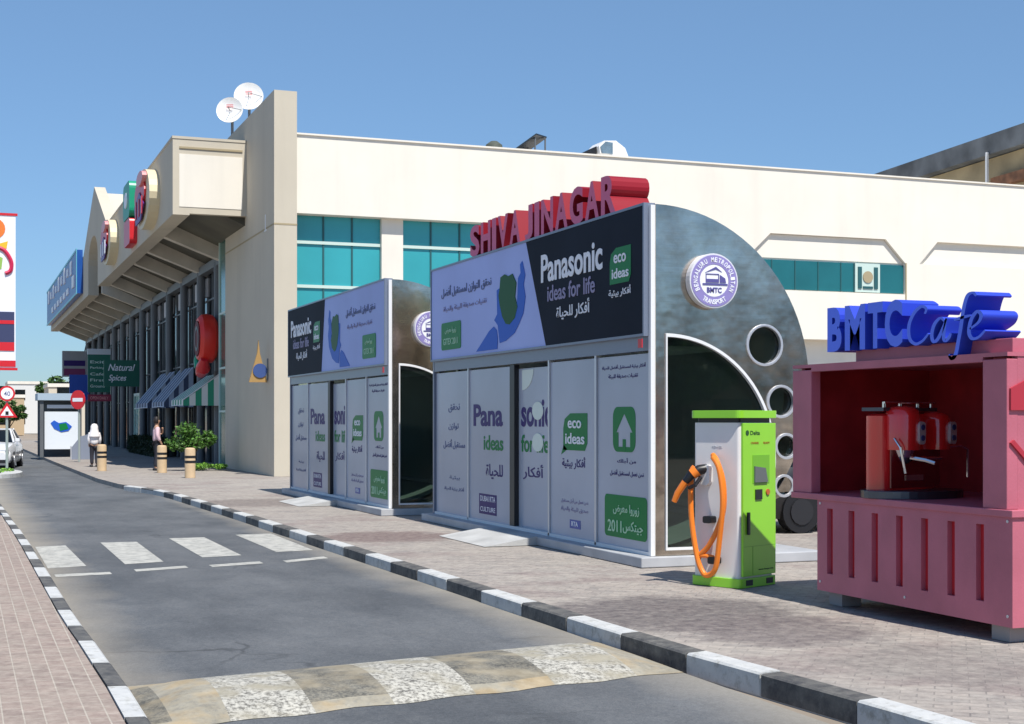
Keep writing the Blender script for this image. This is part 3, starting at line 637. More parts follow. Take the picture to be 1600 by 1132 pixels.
# ================================================================== BUS SHELTERS
def shelter(x0, y0, mirrored, lab):
    root = empty('bus_shelter', (x0, y0, 0), label=lab, cat='bus shelter', group='half disc air conditioned bus shelters')
    L = 7.84; Rr = 2.0; zc = 2.07; zb = .12
    C1 = lambda r, zcen: [(r*math.cos(a), zcen+r*math.sin(a)) for a in [math.pi/2 - i*math.pi/48 for i in range(49)] if zcen+r*math.sin(a) > zb+.02]
    inner_c, inner_r = 1.2, 1.42
    def half(r, zcen, a=0.0):
        arc = C1(r, zcen); lo = math.sqrt(max(0, r*r-(zcen-zb)**2)) if zcen-zb < r else 0
        arc = [(max(x, a), z) for x, z in arc]
        return [(a, zb)] + [(a, arc[0][1])] + arc[1:] + [(lo, zb)]
    outer = half(Rr, zc)
    inn = [(x+.12, z) for x, z in half(inner_r, inner_c)]
    inn = [(x, max(z, zb+.06)) for x, z in inn]
    holes = [(1.40, 2.51, .22), (1.62, 1.86, .17), (1.69, 1.34, .13), (1.66, .88, .11)]
    for name_y, y_a, y_b in (('end_panel', -.07, .05), ('end_panel', L-.05, L+.07)):
        b = MB(); b.prism([outer, inn] + [circ(cx, cz, r, 28) for cx, cz, r in holes], FY, y_a, y_b)
        ep = b.build(name_y, M_STEEL, root, bevel=.008)
        ym = (y_a+y_b)/2
        b = MB(); b.prism(inn, FY, ym-.01, ym+.01); b.build('end_glass', M_CGLASS, ep)
        yo = y_a-.025 if y_a < 1 else y_b-.03
        b = MB(); rim = [(a*1.0, c) for a, c in inn]
        cx_, cz_ = .6, 1.2
        rim_in = [(a+(cx_-a)*.035, c+(cz_-c)*.027) for a, c in inn]
        b.prism([rim, rim_in], FY, yo, yo+.055); b.build('end_frame', M_WFRAME, ep)
        for cx, cz, r in holes:
            b = MB(); b.prism([circ(cx, cz, r+.024, 28), circ(cx, cz, r-.008, 28)], FY, yo+.008, yo+.06); rg = b.build('porthole', M_CHROME if False else M_ALU, ep, bevel=.006)
        for cx, cz, r in holes:
            b = MB(); b.prism(circ(cx, cz, r-.001, 28), FY, ym-.012, ym+.012); b.build('porthole_glass', M_CGLASS, ep)
    # curved metal shell
    a_out = C1(Rr-.015, zc); a_in = list(reversed(C1(Rr-.07, zc)))
    b = MB(); b.prism([(max(x, 0), z) for x, z in a_out + a_in], FY, .05, L-.05); b.build('curved_roof', M_STEEL, root, smooth=True)
    # plinth
    b = MB(); b.box(-.22, 2.15, -.16, L+.16, 0, .115); b.build('plinth', mat('plinth', (.42, .43, .45), .6, 0, .2, 2), root, bevel=.01)
    b = MB(); b.prism([(-.22, .116), (-.22, .004), (-.95, .004)], lambda a, c, t: (a, t, c), L-4.9, L-3.0); b.build('ramp', M_CONC, root)
    S_ = lambda s: L-s                                            # s runs from the far end to the near end
    # header
    z0, z1 = 2.62, 4.06
    b = MB(); b.box(-.10, .02, .03, L-.03, z0, z1); hd = b.build('header_panel', M_FILML, root)
    b = MB(); b.box(-.115, .03, -.0, L, z1, z1+.03); b.box(-.115, .03, 0, .03, z0, z1); b.box(-.115, .03, L-.03, L, z0, z1); b.box(-.115, .03, 0, L, z0-.03, z0); b.build('header_frame', M_BAND, root)
    b = MB(); b.box(-.05, .03, .0, L, 2.43, 2.59); b.build('fascia_band', M_BAND, root)
    b = MB(); b.box(-.055, .03, -.06, .0, zb, z1); b.build('corner_post', M_WFRAME if True else M_ALU, root)
    b = MB(); b.box(-.055, .03, L, L+.06, zb, z1); b.build('corner_post', M_BAND, root)
    b = MB(); b.box(-.128, -.117, .02, .12, 2.46, 2.56); b.build('marker_lamp', M_SR, root)
    P = -.104
    def quad(mb, pts, t=.004, base=P): mb.prism([(S_(s), z) for s, z in pts], FX, base-t, base)
    def wr(mb, body, s0, s1, za, zb_, bold=0., base=P, t=.006, sh=0): text(mb, body, S_(s0), S_(s1), za, zb_, 'x-', base, t, bold, sh)
    # measurements are for the near shelter; the far one has the dark end on the left
    if not mirrored:
        dk = [(4.22, z1), (L-.03, z1), (L-.03, z0), (4.93, z0)]; D = 0; lx = lambda s: s
    else:
        dk = [(.03, z1), (3.45, z1), (3.15, z0), (.03, z0)]; D = -4.45; lx = lambda s: s*0.97+3.55
    b = MB(); quad(b, dk, .003); b.build('dark_print', M_FILMD, hd)
    Q = P-.004
    b = MB(); wr(b, 'Panasonic', 4.78+D, 6.72+D, 3.45, 3.82, .022, Q); wr(b, arab('أفكار للحياة'), 5.3+D, 6.35+D, 2.92, 3.14, .012, Q)
    wr(b, arab('أفكار بيئية'), 6.9+D, 7.5+D, 3.08, 3.2, .01, Q); b.build('lettering', M_WHT, hd)
    b = MB(); wr(b, 'ideas for life', 5.0+D, 6.5+D, 3.19, 3.40, .012, Q); b.build('lettering', M_GREYL, hd)
    leaf = lambda s0, s1, za, zb_: [(s0, za), (s1-.1*(s1-s0), za), (s1, za+.2*(zb_-za)), (s1, zb_), (s0+.3*(s1-s0), zb_), (s0+.06*(s1-s0), zb_-.15*(zb_-za)), (s0, zb_-.4*(zb_-za))]
    b = MB(); quad(b, leaf(6.93+D, 7.5+D, 3.24, 3.66), .004, Q); b.build('leaf_badge', M_GREEN, hd)
    b = MB(); wr(b, 'eco', 7.05+D, 7.38+D, 3.48, 3.58, .015, Q-.005); wr(b, 'ideas', 7.0+D, 7.45+D, 3.30, 3.42, .015, Q-.005); b.build('lettering', M_WHT, hd)
    # light half: headline, map, green box
    g = [(3.24, 3.67), (3.4, 3.70), (3.55, 3.66), (3.71, 3.68), (3.86, 3.54), (3.81, 3.35), (3.91, 3.21), (3.81, 3.06), (3.6, 2.98), (3.45, 3.0), (3.31, 3.11), (3.2, 3.3), (3.16, 3.42), (3.21, 3.53)]
    bl = [(4.0, 3.78), (4.08, 3.82), (4.19, 3.62), (4.13, 3.49), (4.2, 3.32), (4.12, 3.1), (3.95, 2.96), (3.79, 2.85), (3.45, 2.76), (3.2, 2.74), (3.12, 3.0), (2.98, 3.08), (3.1, 3.16), (3.08, 3.5), (3.18, 3.52), (3.22, 3.3), (3.4, 3.1), (3.6, 3.03), (3.86, 3.14), (3.9, 3.38), (3.92, 3.6), (4.02, 3.66)]
    bl2 = [(2.75, 2.93), (2.95, 2.99), (3.08, 2.93), (3.12, 2.8), (3.1, 2.66), (2.2, 2.66), (2.45, 2.78)]
    if mirrored:
        k_ = lambda s: 3.65+(4.3-s)*.85
        g, bl, bl2 = [[(k_(s), z) for s, z in q] for q in (g, bl, bl2)]
        tx = (5.15, 7.2); gx = (6.35, 7.25)
    else: tx = (.55, 2.85); gx = (.55, 1.5)
    b = MB(); quad(b, bl, .004); quad(b, bl2, .004); b.build('map_blue_shape', M_BLUE, hd)
    b = MB(); quad(b, g, .007); b.build('map_green_shape', M_DGREEN, hd)
    b = MB(); wr(b, arab('نحقق التوازن لمستقبل أفضل'), tx[0], tx[1], 3.56, 3.76, .01); b.build('lettering', M_GREY, hd)
    b = MB(); wr(b, arab('تقنيات صديقة للبيئة والحياة'), tx[0]+.1, tx[1]-.2, 3.34, 3.44, .0); b.build('lettering', M_GREYL, hd)
    b = MB(); b.prism([(S_(s), z) for s, z in rrect(gx[0], gx[1], 2.75, 3.18, .05)], FX, P-.005, P); b.build('green_badge', M_GREEN, hd)
    b = MB(); wr(b, arab('زوروا معرض'), gx[0]+.2, gx[1]-.2, 3.0, 3.1, .005, P-.006); wr(b, 'GITEX 2011', gx[0]+.12, gx[1]-.12, 2.83, 2.93, .005, P-.006); b.build('lettering', mat('pale_green_ink', (.4, .65, .45), .4), hd)
    # front panels: s0, s1
    pan = [(.03, 1.62), (1.68, 3.38), (3.58, 4.84), (4.9, 6.33), (6.4, L-.03)]
    objs = []
    for i, (s0, s1) in enumerate(pan):
        dx = .06 if i == 2 else 0
        b = MB(); b.box(-.02+dx, .0+dx, S_(s1), S_(s0), zb+.03, 2.40 if i != 2 else 2.36)
        objs.append(b.build('sliding_door' if i == 2 else 'front_panel', M_FILM, root))
    b = MB(); b.box(-.03, .05, S_(3.58), S_(3.4), zb, 2.42); b.build('door_jamb', M_BLK, root)
    for s in (1.65, 4.87, 6.365): b = MB(); b.box(-.045, .03, S_(s)-.022, S_(s)+.022, zb, 2.43); b.build('mullion', M_ALU, root)
    b = MB(); b.box(-.045, .03, 0, L, zb-.005, zb+.035); b.build('sill', M_WFRAME, root)
    F = -.021; DF = .039
    def write(idx, m, items, base=F):
        b = MB()
        for body, s0, s1, za, zb_, bold in items: wr(b, body, s0, s1, za, zb_, bold, base, .004)
        b.build('lettering', m, objs[idx])
    write(0, M_GREY, [(arab('نحقق'), .65, 1.2, 1.76, 1.9, .01), (arab('توازن'), .65, 1.15, 1.48, 1.6, .01), (arab('مستقبل أفضل'), .4, 1.45, 1.18, 1.34, .012), (arab('بيئية'), .7, 1.2, .7, .77, 0), (arab('أفكار بيئية للحياة'), .45, 1.4, .52, .6, 0)])
    write(1, M_PURP, [('Pana', 1.85, 3.1, 1.55, 1.88, .025), (arab('للحياة'), 2.4, 3.1, .78, 1.0, .012)])
    write(1, M_GREEN, [('ideas', 2.3, 3.12, 1.2, 1.42, .02)])
    write(2, M_PURP, [('sonic', 3.68, 4.76, 1.55, 1.92, .025), (arab('أفكار'), 3.75, 4.5, .82, 1.04, .012)], DF)
    write(2, M_GREEN, [('for life', 3.68, 4.68, 1.2, 1.44, .02)], DF)
    write(3, M_PURP, [(arab('أفكار بيئية'), 5.28, 6.02, 1.02, 1.18, .012)])
    write(3, M_GREYL, [(arab('نحن نعمل من أجل مستقبل'), 5.25, 6.1, .58, .65, 0), (arab('صديق للبيئة والحياة'), 5.25, 6.1, .47, .54, 0)])
    write(4, M_PURP, [(arab('أفكار بيئية لمستقبل أفضل للحياة'), 6.52, 7.7, 2.24, 2.30, 0), (arab('تقنيات صديقة للبيئة'), 6.7, 7.5, 2.13, 2.19, 0), (arab('من أجلك'), 6.95, 7.45, 1.13, 1.2, .005), (arab('نحن نعمل لمستقبل أفضل'), 6.75, 7.65, .98, 1.06, .005)])
    b = MB(); quad(b, [(2.1, .25), (2.85, .25), (2.85, .55), (2.1, .55)], .003, F); lg = b.build('logo', M_PURP, objs[1])
    b = MB(); wr(b, 'DUBAI RTA', 2.16, 2.8, .44, .52, .005, F-.004, .002); wr(b, 'CULTURE', 2.16, 2.8, .29, .36, .005, F-.004, .002); b.build('lettering', M_WHT, objs[1])
    b = MB(); quad(b, leaf(5.32, 6.08, 1.26, 1.73), .003, F); quad(b, [(5.25, 1.2), (5.45, 1.27), (5.33, 1.33)], .003, F); b.build('leaf_badge', M_GREEN, objs[3])
    b = MB(); wr(b, 'eco', 5.48, 5.9, 1.54, 1.64, .015, F-.004); wr(b, 'ideas', 5.4, 6.0, 1.34, 1.48, .015, F-.004); b.build('lettering', M_WHT, objs[3])
    b = MB(); quad(b, [(5.53, .27), (5.87, .27), (5.87, .38), (5.53, .38)], .003, F); b.build('logo', mat('logo_blue', (.05, .08, .35), .4), objs[3])
    b = MB(); wr(b, 'RTA', 5.6, 5.8, .3, .36, .01, F-.004); b.build('lettering', M_WHT, objs[3])
    b = MB(); b.prism([[(S_(s), z) for s, z in rrect(6.83, 7.44, 1.27, 1.8, .12)], [(S_(s), z) for s, z in [(6.98, 1.33), (7.3, 1.33), (7.3, 1.5), (7.36, 1.5), (7.14, 1.72), (6.92, 1.5), (6.98, 1.5)]]], FX, F-.003, F); b.build('house_badge', M_GREEN, objs[4])
    b = MB(); quad(b, [(7.1, 1.27), (7.18, 1.27), (7.18, 1.42), (7.1, 1.42)], .004, F); b.build('house_door', M_GREEN, objs[4])
    b = MB(); b.prism([(S_(s), z) for s, z in rrect(6.6, 7.74, .26, .76, .06)], FX, F-.004, F); b.build('green_badge', M_GREEN, objs[4])
    b = MB(); wr(b, arab('زوروا معرض'), 6.85, 7.55, .53, .66, .01, F-.005); wr(b, '2011', 6.7, 7.08, .32, .46, .01, F-.005); wr(b, arab('جيتكس'), 7.12, 7.65, .32, .47, .01, F-.005); b.build('lettering', mat('pale_green_ink', (.4, .65, .45), .4), objs[4])
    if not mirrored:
        mp = mat('reflection_spot', (.72, .8, .72), .5)  # pale discs painted on the door as spots of reflection
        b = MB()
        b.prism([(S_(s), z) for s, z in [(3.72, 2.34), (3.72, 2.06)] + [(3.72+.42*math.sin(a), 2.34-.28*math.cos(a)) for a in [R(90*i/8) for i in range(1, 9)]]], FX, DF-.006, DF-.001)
        b.build('reflection_spot', mp, objs[2])
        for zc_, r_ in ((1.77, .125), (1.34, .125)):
            b = MB(); b.prism([(S_(4.3+a), zc_+c) for a, c in circ(0, 0, r_*1.6, 24, r_)], FX, DF-.008, DF-.005); b.build('reflection_spot', mp, objs[2])
    # interior bench and lamp box
    b = MB(); li = [(x, z) for x, z in C1(Rr-.1, zc)]; lo2 = list(reversed(C1(Rr-.115, zc))); b.prism([(max(x, 0.05), min(z, 3.9)) for x, z in li+lo2], FY, .3, L-.3); b.build('lining', mat('lining', (.5, .52, .5), .5), root, smooth=True)
    b = MB(); b.box(1.0, 1.4, .7, L-.7, .5, .56); bn = b.build('bench', M_ALU, root)
    b = MB(); b.box(.3, 1.0, .3, L-.3, 2.45, 2.5); b.build('ceiling_panel', M_WFRAME, root)
    for y in (1.2, L/2, L-1.2): b = MB(); b.cyl((1.2, y, .115), .04, .385, 'z', 10); b.build('bench_leg', M_ALU, bn)
    # round emblem on the end disc
    ex, ez, er = .68, 3.22, .31
    b = MB(); b.prism(circ(ex, ez, er, 40), FY, -.18, -.075); em = b.build('emblem', mat('emblem_rim', (.68, .68, .72), .35), root, bevel=.012)
    b = MB(); b.prism([circ(ex, ez, er*.94, 40), circ(ex, ez, er*.6, 32)], FY, -.186, -.1802); b.build('ring', mat('emblem_violet', (.27, .23, .50), .4), em)
    b = MB(); b.prism(circ(ex, ez, er*.58, 32), FY, -.184, -.1801); b.build('face', M_WHT, em)
    mv = mat('emblem_ink', (.1, .09, .28), .4)
    b = MB(); text(b, 'BMTC', ex-.095, ex+.095, ez-.135, ez-.075, 'y-', -.186, .004, .03)
    b.prism([(ex-.15, ez-.03), (ex+.17, ez-.03), (ex+.17, ez-.05), (ex-.15, ez-.05)], FY, -.19, -.186)
    b.prism([[(ex-.11, ez-.02), (ex+.06, ez-.02), (ex+.06, ez+.08), (ex-.11, ez+.08)], [(ex-.1, ez+.02), (ex+.05, ez+.02), (ex+.05, ez+.07), (ex-.1, ez+.07)]], FY, -.19, -.186)
    b.prism([(ex+.07, ez-.02), (ex+.15, ez-.02), (ex+.14, ez+.03), (ex+.07, ez+.07)], FY, -.19, -.186)
    b.prism([(ex-.12, ez+.09), (ex+.02, ez+.16), (ex+.1, ez+.1), (ex+.02, ez+.13)], FY, -.19, -.186)
    b.build('motif', mv, em)
    b = MB()
    for txt, a0, a1, flip in (('BENGALURU METROPOLITAN', 205, -25, 1), ('TRANSPORT', 238, 302, -1)):
        n = len(txt)
        for i, ch in enumerate(txt):
            if ch == ' ': continue
            a = R(a0+(a1-a0)*i/(n-1)); st = len(b.v); h = .055
            text(b, ch, -.017, .017, -h/2, h/2, 'y-', 0, .004, .02)
            rot = (math.pi/2-a) if flip > 0 else (-math.pi/2-a)
            M = Matrix.Translation((ex+er*.77*math.cos(a), -.1862, ez+er*.77*math.sin(a))) @ Matrix.Rotation(rot, 4, 'Y')
            b.xform(M, st)
    b.build('lettering', M_WHT, em)
    return root
shelter(7.28, 14.54, False, 'nearer half disc steel bus shelter with a charcoal and blue header under the red letters')
shelter(6.94, 23.91, True, 'farther half disc steel bus shelter, left of the one carrying the red letters')
# red roof letters
def two(b):      # faces of the letters are coloured paler than their returns
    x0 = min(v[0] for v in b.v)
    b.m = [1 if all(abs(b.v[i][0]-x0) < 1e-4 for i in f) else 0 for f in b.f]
sg = empty('roof_letters', (7.22, 14.54, 4.1), label='red block letters reading SHIVAJINAGAR on top of the nearer bus shelter', cat='letters')
word = 'SHIVAJINAGAR'; wd = {'I': .42, 'J': .7}
adv = [wd.get(c, 1) for c in word]; gap = .16; adv_t = sum(adv)+gap*(len(word)-1)+.25
s0, s1 = 1.8, 6.98; k = (s1-s0)/adv_t; cur = s0
for i, ch in enumerate(word):
    if i == 5: cur += .25*k
    w = adv[i]*k; b = MB(); st = 0
    text(b, ch, 7.84-cur, 7.84-(cur+w), 0, .47, 'x-', 0, .5, .035)
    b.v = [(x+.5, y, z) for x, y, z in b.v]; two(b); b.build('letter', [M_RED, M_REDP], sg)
    cur += w+gap*k

# ================================================================== CAFE KIOSK
ck = empty('coffee_kiosk', (7.2, 8.52, 0), label='pink red cafe kiosk with an open serving hatch and slotted counter front', cat='kiosk')
D_ = 1.55; Lb = 2.57
slots = [.36, .70, 1.03, 1.36, 1.70, 2.04, 2.37]
b = MB(); b.box(.045, D_, .06, Lb-.06, .14, .86); b.build('counter_core', mat('slot_red', (.55, .02, .03), .5), ck)
b = MB(); b.box(0, .08, 0, Lb, .12, .28); b.box(0, .08, 0, Lb, .86, .93); prev = 0
for s in slots: b.box(0, .08, prev, s-.045, .28, .86); prev = s+.045
b.box(0, .08, prev, Lb, .28, .86); b.box(.08, D_, 0, .055, .12, .93); b.box(.08, D_, Lb-.055, Lb, .12, .93)
b.build('counter_front', M_REDF, ck)
b = MB()
for y, z in ((.05, .2), (Lb-.05, .2), (.05, .9), (Lb-.05, .9), (Lb/2, .2)): b.cyl((-.006, y, z), .012, .008, 'x', 10)
b.build('rivet', M_ALU, ck)
UL = 2.98
b = MB(); b.box(-.02, D_+.1, -.02, UL, .93, .985); b.build('counter_top', M_REDF, ck, bevel=.006)
b = MB(); b.box(0, .1, .06, .33, .985, 2.1); b.build('front_post', M_REDF, ck, bevel=.006)
b = MB(); b.box(0, .1, UL-.31, UL, .985, 2.1); b.build('front_post', M_REDF, ck, bevel=.006)
b = MB(); b.box(0, .1, .33, UL-.31, 2.085, 2.12); b.box(0.0, D_, .055, UL, 2.12, 2.15); b.build('roof', M_REDF, ck)
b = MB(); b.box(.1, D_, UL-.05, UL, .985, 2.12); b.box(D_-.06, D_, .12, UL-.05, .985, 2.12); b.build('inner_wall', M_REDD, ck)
b = MB(); b.box(.1, D_, .063, .12, .985, 2.12); sp = b.build('side_wall', M_REDF, ck)
b = MB(); b.prism([(.02, 1.72), (.02, 1.88), (.4, 2.05), (1.4, 2.05), (1.4, 1.72)], FY, .04, .062); b.prism([(.02, 1.48), (.4, 1.12), (.43, 1.14), (.05, 1.5)], FY, .04, .062); b.build('relief', M_REDF2, sp)
b = MB(); b.box(.12, 1.3, .14, 2.15, 2.15, 2.26); b.build('roof_plinth', M_REDF, ck, bevel=.005)
b = MB(); b.box(.55, .75, .12, .14, 2.15, 2.255); b.build('roof_stripe', M_SR, ck)
for x, y in ((.06, .1), (.06, Lb-.3), (D_-.25, .1), (D_-.25, Lb-.3)): b = MB(); b.box(x, x+.2, y, y+.2, 0, .12); b.build('foot', mat('foot_grey', (.3, .28, .27), .6), ck)
# blue sign
cs = empty('roof_letters', (7.2, 8.52, 2.25), label='blue extruded letters reading BMTC Cafe on the roof of the pink red kiosk', cat='letters')
def yy(v): return v-8.52
for ch, a, c in (('B', 10.93, 10.71), ('M', 10.66, 10.36), ('T', 10.32, 10.11), ('C', 10.08, 9.84)):
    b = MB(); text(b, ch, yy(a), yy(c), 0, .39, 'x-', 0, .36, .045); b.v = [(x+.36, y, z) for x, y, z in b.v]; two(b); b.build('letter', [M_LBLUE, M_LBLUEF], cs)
def ribbon(pts, wd_, dep, n=8):
    # smooth stroke through pts in (y right-to-left, z); catmull-rom
    P_ = [Vector(p) for p in pts]; out = []
    for i in range(len(P_)-1):
        p0_, p1_, p2_, p3_ = P_[max(i-1, 0)], P_[i], P_[i+1], P_[min(i+2, len(P_)-1)]
        for t in range(n):
            t /= n; out.append(.5*((2*p1_)+(-p0_+p2_)*t+(2*p0_-5*p1_+4*p2_-p3_)*t*t+(-p0_+3*p1_-3*p2_+p3_)*t**3))
    out.append(P_[-1]); b = MB(); N = len(out)
    for i, p in enumerate(out):
        d_ = (out[min(i+1, N-1)]-out[max(i-1, 0)]).normalized(); nn_ = Vector((-d_.y, d_.x))
        w_ = wd_*(.55+.45*min(1, min(i, N-1-i)/(N*.25))) * (.8+.35*abs(d_.y))
        for s_ in (-1, 1):
            q = p+nn_*s_*w_/2
            b.v.append((0, -q.x, q.y)); b.v.append((dep, -q.x, q.y))
    for i in range(N-1):
        a = i*4; c = a+4
        b.face((a, c, c+2, a+2)); b.face((a+1, a+3, c+3, c+1)); b.face((a, a+1, c+1, c)); b.face((a+2, c+2, c+3, a+3))
    b.face((0, 2, 3, 1)); e_ = (N-1)*4; b.face((e_, e_+1, e_+3, e_+2))
    return b
script = {
 'C': [[(.25, .36), (.27, .42), (.2, .45), (.1, .38), (.03, .24), (.04, .08), (.12, .01), (.22, .04), (.3, .12)]],
 'a': [[(.52, .24), (.46, .29), (.38, .22), (.345, .1), (.37, .02), (.43, .05), (.5, .18), (.54, .28)], [(.54, .28), (.505, .1), (.52, .02), (.57, .05), (.6, .1)]],
 'f': [[(.92, .50), (.88, .54), (.81, .51), (.76, .36), (.72, .12), (.67, -.08), (.61, -.13), (.57, -.1)], [(.64, .25), (.74, .27), (.85, .285)]],
 'e': [[(.84, .13), (.95, .2), (.98, .28), (.93, .32), (.86, .24), (.83, .1), (.87, .02), (.95, .03), (1.03, .1)]]}
for ch, strokes in script.items():
    allb = MB()
    for s_ in strokes:
        rb_ = ribbon(s_, .040, .33); o_ = len(allb.v); allb.v += rb_.v; allb.f += [tuple(i+o_ for i in f) for f in rb_.f]; allb.m += rb_.m
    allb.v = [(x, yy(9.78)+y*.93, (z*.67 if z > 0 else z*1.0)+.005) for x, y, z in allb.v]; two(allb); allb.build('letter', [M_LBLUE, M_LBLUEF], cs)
# espresso machine (front faces local -y), standing on the counter
em = empty('espresso_machine', (7.63, 10.34, .985), R(14), label='retro red espresso machine with chrome spout in the kiosk hatch', cat='coffee machine')
em.scale = (1.13, 1.13, 1.2)
b = MB(); b.prism([(x, y) for x, y in circ(0, -.03, .44, 40, .33)], FZ, 0, .055); b.build('drip_base', mat('dark_steel', (.1, .11, .13), .3, .8), em, bevel=.008)
def capsule(cx, cy, w, d_, z0_, z1_, top):
    b = MB(); n = 24; rings = []
    for z, sc in [(z0_, 1), (z1_, 1), (z1_+top*.5, .93), (z1_+top*.85, .72), (z1_+top, .35)]:
        rings.append([(cx+w/2*sc*math.copysign(abs(math.cos(2*math.pi*k/n))**.7, math.cos(2*math.pi*k/n)), cy+d_/2*sc*math.copysign(abs(math.sin(2*math.pi*k/n))**.7, math.sin(2*math.pi*k/n)), z) for k in range(n)])
    for r_ in rings: b.v += r_
    for i in range(4):
        for k in range(n): b.face((i*n+k, i*n+(k+1) % n, (i+1)*n+(k+1) % n, (i+1)*n+k))
    b.face(list(reversed(range(n)))); b.face([4*n+k for k in range(n)])
    return b
b = capsule(0, .08, .66, .26, .055, .58, .03); b.build('body', M_RED_GL, em, smooth=True)
b = capsule(-.17, -.08, .2, .26, .34, .58, .07); b.build('brew_head', M_RED_GL, em, smooth=True)
b = capsule(.2, -.08, .18, .24, .34, .55, .06); b.build('brew_head', M_RED_GL, em, smooth=True)
b = MB(); b.box(-.26, .3, -.052, -.04, .07, .34); b.build('splash_panel', mat('enamel_dark_red', (.2, .006, .01), .2, coat=.6), em)
b = MB(); b.box(-.32, .3, -.03, .18, .615, .64); tr = b.build('cup_tray', mat('dark_steel', (.1, .11, .13), .3, .8), em)
b = MB()
for x in (-.28, -.1, .1, .26): b.cyl((x, 0, .64), .012, .04, 'z', 8)
b.tube([(-.3, -.02, .675), (.28, -.02, .675)], .008, 6); b.build('rail', M_CHROME, tr, smooth=True)
b = MB(); b.box(-.1, .1, -.06, -.053, .12, .16); b.build('badge', M_CHROME, em)
for x in (-.115, .245):
    b = MB(); b.prism(rrect(x-.035, x+.035, .38, .54, .03), FY, -.228, -.19); g_ = b.build('gauge_plate', M_ALU, em)
    b = MB(); b.prism(circ(x, .5, .02, 12), FY, -.235, -.2282); b.prism(circ(x, .425, .02, 12), FY, -.235, -.2282); b.build('gauge', mat('gauge_blue', (.02, .04, .15), .3), g_)
b = MB(); b.lathe((-.17, -.1, .24), [(.02, 0), (.05, .02), (.07, .07), (.085, .1)], 18); b.build('group_head', M_CHROME, em, smooth=True)
b = MB(); b.tube([(-.17, -.14, .29), (-.12, -.26, .27), (-.1, -.33, .25)], .016, 8); b.build('portafilter', M_CHROME, em, smooth=True)
b = MB(); b.tube([(-.05, -.14, .28), (.2, -.15, .28)], .012, 8); b.build('pipe', M_CHROME, em, smooth=True)
b = MB(); b.tube([(.2, -.16, .36), (.36, -.2, .37), (.42, -.22, .34), (.42, -.22, .14)], .011, 8); b.build('steam_wand', M_CHROME, em, smooth=True)
b = MB(); b.tube([(-.3, -.12, .42), (-.33, -.2, .36), (-.3, -.22, .18)], .011, 8); b.build('steam_wand', M_CHROME, em, smooth=True)

# ================================================================== CHARGER
cg = empty('charging_station', (7.10, 12.3, 0), R(24), label='white and lime green electric vehicle charger with coiled orange cable', cat='charger')
Wg, Ww = .60, .57
b = MB(); b.prism(rrect(.015, Wg-.015, .015, Ww, .03), FZ, .09, 1.62); cab = b.build('cabinet', M_WP, cg, bevel=.004)
b = MB(); b.box(.045, Wg-.005, -.012, .014, .11, 1.615); fp = b.build('green_front', M_LIME, cg, bevel=.004)
b = MB(); b.prism(rrect(-.015, Wg+.01, -.02, Ww+.02, .05), FZ, 0.0, .09); bp_ = b.build('base', M_LIME, cg, bevel=.01)
b = MB()
for x in (.08, .42): b.box(x, x+.11, -.024, -.019, .02, .075)
b.build('fork_slot', M_BLK, bp_)
b = MB(); b.prism(rrect(.03, Wg-.03, .03, Ww-.03, .03), FZ, 1.62, 1.665); b.build('neck', M_BLK, cg)
b = MB(); b.prism(rrect(-.03, Wg+.02, -.03, Ww+.02, .06), FZ, 1.665, 1.74); b.build('lid', M_LIME, cg, bevel=.018)
b = MB(); b.box(.2, .48, -.016, -.0122, 1.02, 1.30); sc = b.build('screen_recess', mat('lime_shade', (.17, .46, .03), .5), cg)
b = MB(); b.prism([(.22, 1.03), (.44, 1.03), (.40, 1.17), (.22, 1.19)], FY, -.03, -.0165); b.build('screen', mat('screen_grey', (.12, .14, .15), .2), sc)
b = MB(); b.box(.24, .35, -.024, -.0122, .86, .96); b.build('card_reader', M_BLK, fp)
b = MB(); b.prism(circ(.45, .93, .03, 14), FY, -.024, -.0122); b.build('stop_button', mat('button_red', (.5, .12, .03), .4), fp)
b = MB(); b.box(.10, .135, -.035, -.0122, .52, .74); b.build('door_handle', M_BLK, fp, bevel=.004)
b = MB(); text(b, 'Delta', .16, .32, 1.50, 1.54, 'y-', -.0122, .003, .01); b.prism(circ(.11, 1.52, .026, 14), FY, -.016, -.0122); text(b, 'www.charge.com', .3, .55, .155, .175, 'y-', -.0122, .003); b.build('lettering', mat('dark_green_ink', (.02, .08, .02), .5), fp)
b = MB(); text(b, 'CHARGE', .17, .3, 1.41, 1.43, 'y-', -.0122, .003, .01); text(b, 'READY', .38, .49, 1.41, 1.43, 'y-', -.0122, .003, .01); b.build('lettering', mat('rust_ink', (.35, .15, .02), .5), fp)
b = MB(); b.box(.045, Wg-.005, -.0135, -.0122, .40, .404); b.box(.2, .21, -.0135, -.0122, .12, .4); b.build('seam', mat('lime_shade', (.17, .46, .03), .5), fp)
b = MB(); text(b, 'POWER', .34, .22, 1.37, 1.39, 'x-', .0149, .003); b.build('lettering', M_ALU, cab)
